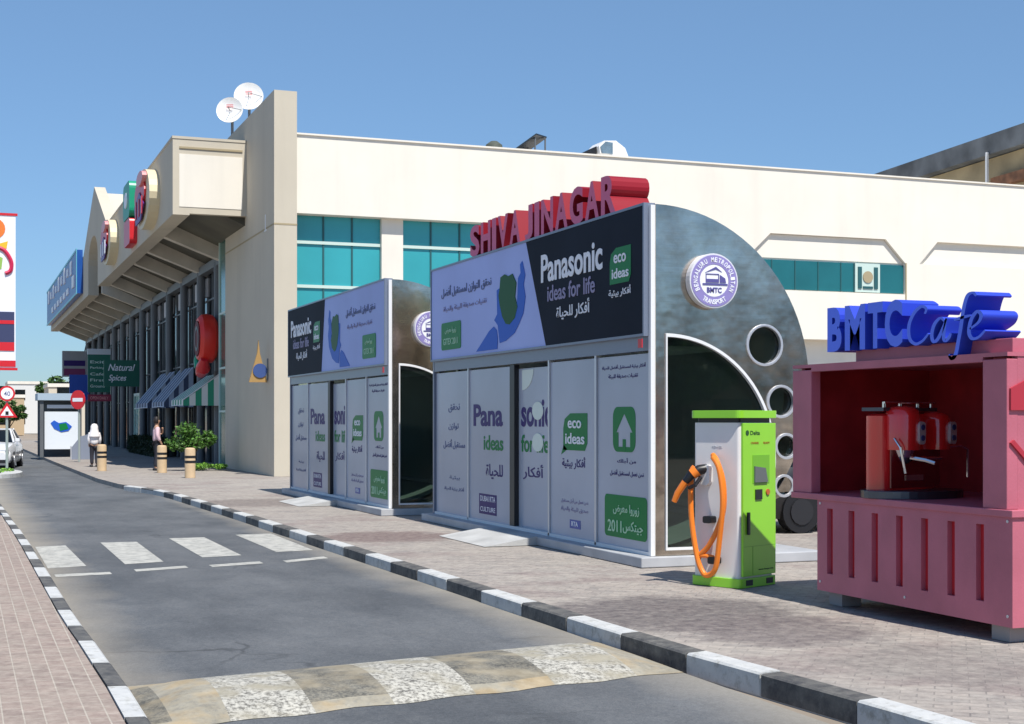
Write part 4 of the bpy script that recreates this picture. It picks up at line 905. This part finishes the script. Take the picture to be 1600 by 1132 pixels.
# holsters and cable on the white side (local -x face)
for y, z in ((.34, .66), (.28, .2+.06)): b = MB(); b.prism(rrect(y-.05, y+.05, z-.035, z+.035, .02), FX, -.08, .0149); b.build('cable_hook', M_BLK, cg, bevel=.005)
b = MB(); b.prism(rrect(.34, .46, 1.0, 1.2, .04), FX, -.04, .0149); b.build('holster', M_WP, cg, bevel=.005)
b = MB(); b.tube([(.0, .40, 1.16), (-.07, .44, 1.15), (-.12, .50, 1.10), (-.15, .55, 1.03)], .05, 12, True, [.05, .052, .048, .035]); b.tube([(-.07, .42, 1.08), (-.13, .44, 1.0), (-.13, .52, .97)], .02, 8)
pg = b.build('connector', M_BLK, cg, smooth=True)
b = MB(); b.tube([(-.085, .45, 1.145), (-.115, .49, 1.105)], .056, 12); b.tube([(-.15, .55, 1.03), (-.18, .62, .92), (-.19, .66, .83)], .03, 10, True, [.036, .034, .028]); b.build('connector_band', M_ORANGE, pg, smooth=True)
def cat_(pts, n=10):
    P_ = [Vector(p) for p in pts]; out = []
    for i in range(len(P_)-1):
        a, b_, c, d_ = P_[max(i-1, 0)], P_[i], P_[i+1], P_[min(i+2, len(P_)-1)]
        for t in range(n): t /= n; out.append(.5*((2*b_)+(-a+c)*t+(2*a-5*b_+4*c-d_)*t*t+(-a+3*b_-3*c+d_)*t**3))
    return out+[P_[-1]]
b = MB(); b.tube(cat_([(-.03, .30, 1.30), (-.07, .22, 1.24), (-.08, .14, 1.05), (-.08, .13, .8), (-.07, .2, .6), (-.06, .33, .4), (-.06, .44, .3), (-.06, .43, .28)]), .027, 10)
b.tube(cat_([(-.07, .27, 1.28), (-.1, .17, 1.16), (-.11, .12, .85), (-.1, .17, .45), (-.09, .22, .2), (-.08, .3, .12), (-.08, .38, .13), (-.08, .46, .3), (-.08, .53, .7), (-.08, .53, 1.1), (-.06, .50, 1.18)]), .027, 10)
b.tube(cat_([(-.06, .44, .3), (-.06, .36, .3), (-.05, .28, .29)]), .022, 8)
b.build('cable', M_ORANGE, cg, smooth=True)

# ================================================================== STREET THINGS
def copy_tree(o, parent=None):
    c = o.copy(); COL.objects.link(c)
    if parent: c.parent = parent
    for ch in list(o.children): copy_tree(ch, c)
    return c
bo = empty('bollard', (4.25, 47.9, 0), label='cream bollard with black bands, farthest left of the three', cat='bollard', group='banded bollards on the pavement')
b = MB(); b.lathe((0, 0, 0), [(.15, 0), (.15, .78), (.14, .83), (.1, .85), (.02, .855)], 18); b.build('post', mat('bollard_cream', (.62, .45, .27), .6, 0, .12, 4), bo, smooth=True)
for z in (.42, .56):
    b = MB(); b.lathe((0, 0, z), [(.155, 0), (.155, .07)], 18); b.build('band', M_BLK, bo)
for (x, y, lb) in ((5.85, 45.6, 'cream bollard with black bands in front of the standing person in pink'), (6.08, 41.3, 'cream bollard with black bands, nearest the green shrub')):
    c = copy_tree(bo); c.location = (x, y, 0); c['label'] = lb

def skinned(name, pts, edges, radii, m, parent, sub=1):
    me = bpy.data.meshes.new(name); me.from_pydata(pts, edges, []); me.materials.append(m)
    o = bpy.data.objects.new(name, me); COL.objects.link(o); o.parent = parent
    s = o.modifiers.new('skin', 'SKIN'); s.use_smooth_shade = True
    if not me.skin_vertices:
        bpy.context.view_layer.objects.active = o
        me.attributes  # skin layer is made by the modifier
    lay = me.skin_vertices[0].data if me.skin_vertices else None
    if lay:
        for v_, r_ in zip(lay, radii): v_.radius = r_ if isinstance(r_, tuple) else (r_, r_)
        lay[0].use_root = True
    ss = o.modifiers.new('sub', 'SUBSURF'); ss.levels = sub; ss.render_levels = sub+1
    return o
SKIN = mat('skin', (.42, .24, .16), .6)
def person(loc, rz, lab, shirt, legs, scarf=False, H=1.0):
    r = empty('person', loc, rz, label=lab, cat='person')
    k = H
    B = [(0,0,.95), (0,0,1.15), (0,0,1.36), (0,0,1.46), (0,-.02,1.56), (0,-.02,1.66),
         (.17,0,1.38), (.22,.02,1.12), (.12,-.22,1.2) if not scarf else (.2,-.08,.9), (.04,-.2,1.4) if not scarf else (.18,-.14,.82),
         (-.17,0,1.38), (-.22,.02,1.12), (-.2,-.1,.9), (-.19,-.14,.82),
         (.09,0,.9), (.1,-.02,.5), (.1,.03,.09), (.1,-.14,.04), (-.09,0,.9), (-.1,0,.5), (-.1,.06,.09), (-.1,-.11,.04)]
    E_ = [(0,1),(1,2),(2,3),(3,4),(4,5),(2,6),(6,7),(7,8),(8,9),(2,10),(10,11),(11,12),(12,13),(0,14),(14,15),(15,16),(16,17),(0,18),(18,19),(19,20),(20,21)]
    Rd = [(.13,.1),(.12,.1),(.13,.09),(.05,.05),(.08,.09),(.075,.085),.05,.04,.03,.035,.05,.04,.03,.035,.08,.055,.04,.035,.08,.055,.04,.035]
    skinned('body', [(x*k, y*k, z*k) for x, y, z in B], E_, Rd, SKIN, r)
    ti = [(0,0,.88), (0,0,1.12), (0,0,1.36), (.18,0,1.37), (.225,.02,1.12), (-.18,0,1.37), (-.225,.02,1.12)]
    tl = list(ti)+[(.15,-.15,1.17) if not scarf else (.21,-.05,.95), (-.21,-.07,.95)]
    skinned('shirt', [(x*k, y*k, z*k) for x, y, z in tl], [(0,1),(1,2),(2,3),(3,4),(2,5),(5,6),(4,7),(6,8)], [(.17,.14),(.155,.13),(.15,.11),.075,.062,.075,.062,.05,.05], shirt, r)
    skinned('trousers', [(x*k, y*k, z*k) for x, y, z in [(0,0,.98), (.09,0,.88), (.1,-.02,.5), (.1,.03,.1), (-.09,0,.88), (-.1,0,.5), (-.1,.06,.1)]], [(0,1),(1,2),(2,3),(0,4),(4,5),(5,6)], [(.15,.12),.1,.075,.065,.1,.075,.065], legs, r)
    b = MB(); c_ = (0, .0, 1.62*k)
    prof = [(.02, .135), (.07, .12), (.1, .07), (.108, 0), (.1, -.06), (.07, -.1)] if not scarf else [(.02, .15), (.08, .13), (.125, .06), (.13, -.03), (.15, -.13), (.19, -.24), (.2, -.3)]
    b.lathe(c_, prof, 18); b.v = [(x, y+.02, z) if y < 0 and not scarf else (x, y, z) for x, y, z in b.v]
    if not scarf:
        b.v = [(x, max(y, -.045) , z) for x, y, z in b.v]
        b.build('hair', mat('hair', (.015, .01, .01), .6), r, smooth=True)
    else: b.build('headscarf', shirt, r, smooth=True)
    # face
    b = MB(); b.lathe((0, -.1*1, 1.6*k), [(.012, -.02), (.018, 0), (.008, .03)], 8)
    b.build('nose', SKIN, r, smooth=True)
    b = MB()
    for s_ in (-1, 1): b.lathe((s_*.033, -.098, 1.635*k), [(.004, -.012), (.012, 0), (.004, .012)], 8)
    b.build('eyes', M_BLK, r)
    b = MB()
    for s_ in (-1, 1): b.box(s_*.1-.05, s_*.1+.05, -.2, .1, 0, .07)
    b.build('shoes', M_BLK, r, bevel=.02)
    return r
person((5.95, 47.7, 0), R(95), 'person in pale pink top and dark trousers holding a hand to the face', mat('pink_cloth', (.72, .5, .55), .8), mat('dark_cloth', (.02, .02, .03), .8))
person((4.38, 52.2, 0), R(180), 'person in a loose white top and headscarf behind the farthest bollard', mat('white_cloth', (.78, .74, .74), .8), mat('dark_cloth', (.02, .02, .03), .8), True, .84)

# plants
def leaves(mb, c, rad, n, size, rng, clumps=9):
    cl = []
    for _ in range(clumps):
        d_ = Vector((rng.gauss(0, 1), rng.gauss(0, 1), rng.gauss(0, .8))); d_.normalize(); f = rng.uniform(.35, .8)
        cl.append((Vector((d_.x*rad[0]*f, d_.y*rad[1]*f, d_.z*rad[2]*f)), rng.uniform(.16, .42)))
    for i in range(n):
        o_, q = rng.choice(cl); d_ = Vector((rng.gauss(0, 1), rng.gauss(0, 1), rng.gauss(0, 1))); d_.normalize(); f = q*rng.uniform(.6, 1.05)
        p = Vector(c)+o_+Vector((d_.x*rad[0]*f, d_.y*rad[1]*f, d_.z*rad[2]*f))
        a = Vector((rng.gauss(0, 1), rng.gauss(0, 1), rng.gauss(0, .6))).normalized(); b_ = a.cross(Vector((rng.gauss(0, 1), rng.gauss(0, 1), rng.gauss(0, 1)))).normalized()
        s_ = size*rng.uniform(.6, 1.3); k = len(mb.v); mb.mi = rng.randint(0, 1)
        mb.v += [tuple(p-a*s_), tuple(p+b_*s_*.45), tuple(p+a*s_), tuple(p-b_*s_*.45)]; mb.face((k, k+1, k+2, k+3))
def plant(name, loc, rad, n, size, seed, lab, cat, trunk=1.0, mats=None, clumps=9, group=None):
    rng = random.Random(seed); r = empty(name, loc, label=lab, cat=cat, group=group)
    b = MB(); top = trunk+rad[2]*.6
    b.tube([(0, 0, 0), (.03*trunk, 0, trunk*.5), (0, 0, trunk), (0, .02, top)], .05, 8, True, [.06*trunk+.03, .05*trunk+.02, .04*trunk+.02, .015])
    for k in range(5):
        a = k*1.26; b.tube([(0, 0, trunk*.8), (math.cos(a)*rad[0]*.35, math.sin(a)*rad[1]*.35, trunk+rad[2]*.5), (math.cos(a)*rad[0]*.7, math.sin(a)*rad[1]*.7, trunk+rad[2]*.9)], .02, 6, True, [.03*trunk+.01, .02, .008])
    b.build('trunk', M_BARK, r, smooth=True)
    b = MB(); leaves(b, (0, 0, trunk+rad[2]*.8), rad, n, size, rng, clumps); b.build('crown', mats or [M_LEAF, M_LEAF2], r)
    return r
plant('shrub', (7.0, 47.2, 0), (.9, .9, .62), 2600, .07, 3, 'bright green leafy shrub in front of the dark shopfront', 'shrub', .55, [M_LEAF2, M_LEAF], 20)
r = empty('planter_bed', (7.5, 46.9, 0), label='low bright green planting at the foot of the shrub', cat='plants')
rng = random.Random(8); b = MB(); leaves(b, (0, 0, .12), (.75, .5, .22), 900, .05, rng, 10); b.build('foliage', [M_LEAF2, mat('lime_leaf', (.2, .4, .05), .6)], r)
r = empty('hedge', (8.2, 70, 0), label='low dark clipped hedge along the shopfront', cat='hedge')
rng = random.Random(9); b = MB()
for i in range(9000):
    p = Vector((rng.uniform(-.35, .35), rng.uniform(-5.5, 5), rng.uniform(.02, .85)+rng.gauss(0, .04))); a = Vector((rng.gauss(0, 1), rng.gauss(0, 1), rng.gauss(0, .6))).normalized(); c_ = a.cross(Vector((0, .3, 1))).normalized()
    k = len(b.v); b.v += [tuple(p-a*.07), tuple(p+c_*.03), tuple(p+a*.07), tuple(p-c_*.03)]; b.face((k, k+1, k+2, k+3))
b.build('foliage', mat('hedge_leaf', (.02, .05, .015), .6, 0, .5, 6), r)
b = MB(); b.box(-.25, .25, -5.3, 4.8, 0, .7); b.build('hedge_core', mat('hedge_shade', (.015, .03, .01), .9), r)

# far bus shelter with advert
r = empty('advert_shelter', (3.25, 66, 0), label='small shelter with pale blue roof slab and lit white map poster beyond the junction', cat='bus shelter')
b = MB(); b.box(-.1, 1.85, -.1, 2.2, 2.5, 2.8); b.build('roof', mat('pale_blue_slab', (.4, .5, .6), .5), r)
for q in ((0, .15, 0, .1), (1.65, 1.75, 0, .1)): b = MB(); b.box(*q, 0, 2.5); b.build('post', M_COLUMN, r)
b = MB(); b.box(.0, 1.75, 2, 2.1, 0, 2.5); b.build('back_wall', M_COLUMN, r)
b = MB(); b.box(.2, 1.7, .15, .22, .35, 2.0); ps = b.build('poster', mat('poster_white', (.75, .8, .85), .4), r)
b = MB(); b.prism([(.45, 1.5), (.6, 1.62), (.8, 1.5), (1.1, 1.55), (1.35, 1.35), (1.2, 1.15), (.9, 1.1), (.6, 1.25)], FY, .13, .149); b.build('blue_shape', M_BLUE, ps)
b = MB(); b.prism([(.8, 1.45), (1.1, 1.5), (1.2, 1.25), (.85, 1.15)], FY, .12, .129); b.build('green_shape', M_GREEN, ps)
b = MB(); b.box(.3, 1.6, .1, .15, 2.15, 2.3); b.build('light_strip', M_WHT, r)
r = empty('barrier_panel', (4.35, 62, 0), label='slanted grey hoarding panel on the kerb beside the no entry sign', cat='hoarding')
b = MB(); b.prism([(-.05, 0), (.95, 0), (.95, 1.15), (.3, .95), (-.05, .5)], FY, 0, .08); b.build('panel', mat('hoarding', (.22, .25, .32), .6), r)
b = MB(); b.box(-.1, -.05, 0, .08, 0, .55); b.box(.95, 1.0, 0, .08, 0, 1.2); b.build('post', M_ALU, r)

for (x, w_, h_, m_, lb) in ((-6, 22, 7.5, 'cream_render', 'cream two storey building across the junction, added unseen for steel reflections'), (19, 20, 6.2, 'brown_wall', 'brown walled building across the junction, added unseen for steel reflections'), (42, 26, 8.2, 'sandy_ground', 'tan long building across the junction, added unseen for steel reflections')):  # unseen buildings added behind the camera for the steel to reflect
    r = empty('reflection_building', (x, -44, -.1), label=lb, cat='building'); b = MB(); b.box(0, w_, 0, 8, 0, h_); b.build('wall', MATS[m_], r)
    b = MB(); b.box(-.1, w_+.1, -.1, 8.12, h_, h_+.3); b.build('parapet', M_CONC, r)
    for k in range(int(w_/4)):
        for z in (1.2, 4.3):
            b = MB(); b.box(1+k*4, 3.2+k*4, 8, 8.05, z, z+1.6); b.build('window', M_DGLASS, r)
for i, (x, y, s_, lb) in enumerate(((24, -31, 2.6, 'broad green tree across the junction, added unseen for glass reflections'), (33, -33, 3.1, 'taller green tree across the junction, added unseen for glass reflections'), (-4, -32, 2.8, 'green tree by the cream building across the junction, added unseen for glass reflections'))):  # unseen trees added behind the camera for the end glass to reflect
    plant('tree', (x, y, -.1), (s_, s_, s_*.8), 1800, .22*s_/2, 60+i, lb, 'tree', s_*.7, [M_LEAF, M_LEAF2], 14)
# road signs
def pole_sign(loc, h, lab, rz=0):
    r = empty('road_sign', loc, rz, label=lab, cat='road sign'); b = MB(); b.cyl((0, .05, 0), .045, h, 'z', 10); b.build('pole', mat('pole_grey', (.33, .38, .36), .5), r, smooth=True); return r
r = pole_sign((4.28, 58.2, 0), 2.75, 'round red no entry sign on a thin pole at the corner', R(-48))
b = MB(); b.prism(circ(0, 2.42, .37, 28), FY, -.03, .0); sd = b.build('sign_disc', M_SR, r)
b = MB(); b.prism(rrect(-.26, .26, 2.35, 2.49, .02), FY, -.036, -.031); b.build('white_bar', M_WHT, sd)
r = pole_sign((1.42, 49.6, 0), 2.75, 'pole with a round speed limit disc above a red bordered warning triangle')
b = MB(); b.prism(circ(0, 2.5, .25, 28), FY, -.03, .0); sd = b.build('sign_disc', M_SR, r)
b = MB(); b.prism(circ(0, 2.5, .19, 28), FY, -.036, -.031); b.build('disc_face', M_WHT, sd)
b = MB(); text(b, '40', -.1, .1, 2.42, 2.57, 'y-', -.037, .003, .01); b.build('numerals', M_GREY, sd)
b = MB(); b.prism([(-.32, 1.72), (.32, 1.72), (0, 2.22)], FY, -.03, 0); sd = b.build('triangle', M_SR, r)
b = MB(); b.prism([(-.2, 1.78), (.2, 1.78), (0, 2.09)], FY, -.036, -.031); b.build('triangle_face', M_WHT, sd)
b = MB(); b.box(-.05, .05, -.04, -.037, 1.8, 1.92); b.build('pictogram', M_BLK, sd)
# banner
r = empty('banner', (.85, 25, 2.5), label='white lamp post banner with red, orange and yellow swirls at the left edge', cat='banner')
b = MB(); b.box(-.95, 0, 0, .03, 0, 2.5); bb = b.build('cloth', mat('banner_white', (.82, .82, .86), .7), r)
b = MB(); b.box(-1.0, 0.03, -.01, .04, 2.5, 2.54); b.box(-1.0, .03, -.01, .04, -.04, 0); b.build('rail', M_SR, r)
b = MB(); b.prism(circ(-.33, 2.28, .17, 20), FY, -.006, -.001); b.build('orange_disc', mat('orange_ink', (.8, .2, .03), .5), bb)
b = MB(); b.tube(cat_([(-.3, -.004, 1.98), (-.17, -.004, 1.92), (-.07, -.004, 1.75), (-.08, -.004, 1.6), (-.16, -.004, 1.55)], 6), .035, 6); b.build('red_swirl', mat('crimson_ink', (.6, .02, .08), .5), bb)
b = MB(); b.prism([(-.3, 2.02), (-.12, 2.08), (-.14, 1.96), (-.32, 1.9)], FY, -.006, -.001); b.build('yellow_shape', mat('yellow_ink', (.8, .5, .03), .5), bb)
b = MB(); b.prism([(-.3, 1.85), (-.2, 1.8), (-.22, 1.62), (-.32, 1.6)], FY, -.006, -.001); b.build('green_shape', mat('leafy_ink', (.3, .5, .1), .5), bb)
b = MB(); b.box(-.95, -.02, -.006, -.001, .35, .92, 0); b.build('dark_picture', mat('banner_navy', (.04, .05, .12), .5), bb)
b = MB(); b.box(-.95, -.02, -.011, -.007, .28, .42); b.box(-.95, -.02, -.011, -.007, .72, .78); b.box(-.95, 0, -.011, -.007, .02, .12); b.build('red_band', M_SR, bb)
b = MB(); b.cyl((-1.05, .02, -2.5), .06, 5.3, 'z', 10); b.build('post', M_ALU, r)

# white car
def car(loc, rz, lab, paint, rim=None):
    r = empty('parked_car', loc, rz, label=lab, cat='car')
    # local: nose towards -y, length 4.5, width 1.75
    W2 = .87
    def loft(secs):
        b = MB(); n = len(secs[0])
        for s_ in secs: b.v += s_
        for i in range(len(secs)-1):
            for k in range(n): b.face((i*n+k, i*n+(k+1) % n, (i+1)*n+(k+1) % n, (i+1)*n+k))
        b.face(list(reversed(range(n)))); b.face([(len(secs)-1)*n+k for k in range(n)]); return b
    def sec(y, w, zb_, zt): return [(-w, y, zb_+.12), (-w+.08, y, zb_), (w-.08, y, zb_), (w, y, zb_+.12), (w, y, zt-.18), (w-.1, y, zt-.02), (0, y, zt+.02), (-w+.1, y, zt-.02), (-w, y, zt-.18)]
    b = loft([sec(-2.2, .7, .3, .62), sec(-2.05, .82, .22, .76), sec(-1.2, W2, .2, .9), (sec(-.7, W2, .2, .95)), sec(1.4, W2, .2, .98), sec(2.0, .82, .22, .95), sec(2.2, .75, .3, .8)]); b.build('body', paint, r, smooth=True)
    def cab(y, w1, w2, z0_, z1_): return [(-w1, y, z0_), (w1, y, z0_), (w2, y, z1_), (-w2, y, z1_)]
    b = MB(); lo = [(-.78, -.75, .92), (.78, -.75, .92), (.76, 1.7, .95), (-.76, 1.7, .95)]; hi = [(-.58, .0, 1.4), (.58, .0, 1.4), (.56, 1.1, 1.4), (-.56, 1.1, 1.4)]
    b.v = lo+hi; 
    for f in ((0,1,5,4), (1,2,6,5), (2,3,7,6), (3,0,4,7), (4,5,6,7), (3,2,1,0)): b.face(f)
    b.build('windows', M_DGLASS, r)
    b = MB(); b.prism([(-.6, -.03), (.6, -.03), (.58, 1.13), (-.58, 1.13)], FZ, 1.395, 1.44); 
    for sx in (-1, 1):
        b.tube([(sx*.79, -.78, .94), (sx*.59, 0, 1.41)], .035, 6); b.tube([(sx*.77, 1.72, .95), (sx*.57, 1.1, 1.41)], .04, 6); b.tube([(sx*.78, .45, .95), (sx*.59, .5, 1.4)], .03, 6)
    b.build('roof', paint, r)
    for sx in (-1, 1):
        b = MB(); b.box(sx*.6-.17, sx*.6+.17, -2.16, -2.06, .56, .7); b.build('headlight', M_ALU, r, bevel=.02)
        b = MB(); b.box(sx*.9-.08, sx*.9+.08, -.62, -.5, .95, 1.08); b.build('mirror', paint, r, bevel=.02)
        for y in (-1.35, 1.35):
            b = MB(); b.cyl((sx*.78-.1, y, .31), .31, .2, 'x', 20); w_ = b.build('wheel', M_BLK, r, smooth=True)
            b = MB(); b.cyl((sx*.89-.01, y, .31), .19, .02, 'x', 14); b.build('rim', rim or M_ALU, w_)
    b = MB(); b.box(-.42, .42, -2.23, -2.15, .42, .58); b.build('grille', M_BLK, r)
    b = MB(); b.box(-.75, .75, -2.22, -2.1, .22, .34); b.build('bumper_intake', M_BLK, r)
    return r
car((1.15, 56.5, -.12), R(-8), 'white saloon car facing the camera at the left edge', mat('car_white', (.75, .76, .78), .3, coat=.5))
car((12.75, 18.85, 0), R(90), 'black car parked behind the nearer shelter, its wheel showing beside the pink kiosk', mat('car_black', (.01, .01, .012), .35, coat=.3), mat('dark_rim', (.05, .05, .055), .4, .6))
car((.2, 66, -.12), R(70), 'dark saloon car parked side on behind the white car', mat('car_dark', (.03, .035, .045), .3, coat=.5))

# far houses and trees
def house(x, y, w, d_, h, m, lab, seed):
    rng = random.Random(seed); r = empty('far_building', (x, y, -.1), label=lab, cat='building', group='pale buildings far down the road')
    b = MB(); b.box(0, w, 0, d_, 0, h); b.build('wall', m, r)
    b = MB(); b.box(-.1, w+.1, -.1, d_+.1, h, h+.35); b.build('parapet', M_CREAM, r)
    for k in range(int(w/3)):
        for z in ([1.2] if h < 4 else [1.2, 4.2]):
            b = MB(); b.box(.8+k*3, 2.0+k*3, -.04, 0, z, z+1.3); b.build('window', M_DGLASS, r)
house(5.6, 190, 11, 10, 6.2, mat('far_white', (.7, .69, .66), .8), 'tallest white flat roofed building far down the road', 1)
house(3.2, 170, 3.5, 8, 4.2, mat('far_tan', (.5, .38, .24), .8), 'small tan building in front of the white one, far down the road', 2)
house(8.2, 150, 6, 8, 5.0, mat('far_cream', (.62, .55, .44), .8), 'cream building half hidden behind the small advert shelter', 3)
house(-4.5, 160, 7, 8, 2.6, mat('far_brick', (.4, .22, .13), .8), 'low reddish building behind the road signs at the left edge', 4)
house(-2, 240, 9, 10, 6.6, mat('far_white', (.7, .69, .66), .8), 'distant white block behind the road signs', 5)
for i, (x, y, s_, lb) in enumerate(((11.5, 178, 3.4, 'dark tree rising above the cream far building'), (3.6, 120, 1.5, 'small dark tree between the far buildings'), (.6, 95, 1.9, 'dark reddish tree behind the round speed sign'), (-2.5, 130, 2.6, 'dark tree at the left edge beyond the cars'))):
    plant('tree', (x, y, -.1), (s_, s_, s_*.75), 1500, .22*s_/2, 20+i, lb, 'tree', s_*.9, [M_LEAF, M_LEAF], 10, 'dark trees far down the road')
r = empty('verge', (.95, 48.4, -.12), label='small grassy island at the foot of the speed sign pole', cat='grass island')
b = MB(); b.prism([(x, y) for x, y in circ(0, 0, .9, 24, 2.6)], FZ, 0, .12); b.build('island', M_WHITE_K, r)
rng = random.Random(4); b = MB(); leaves(b, (0, 0, .14), (.75, 2.2, .09), 1400, .05, rng, 20); b.build('grass', [M_LEAF2, mat('lime_leaf', (.2, .4, .05), .6)], r)
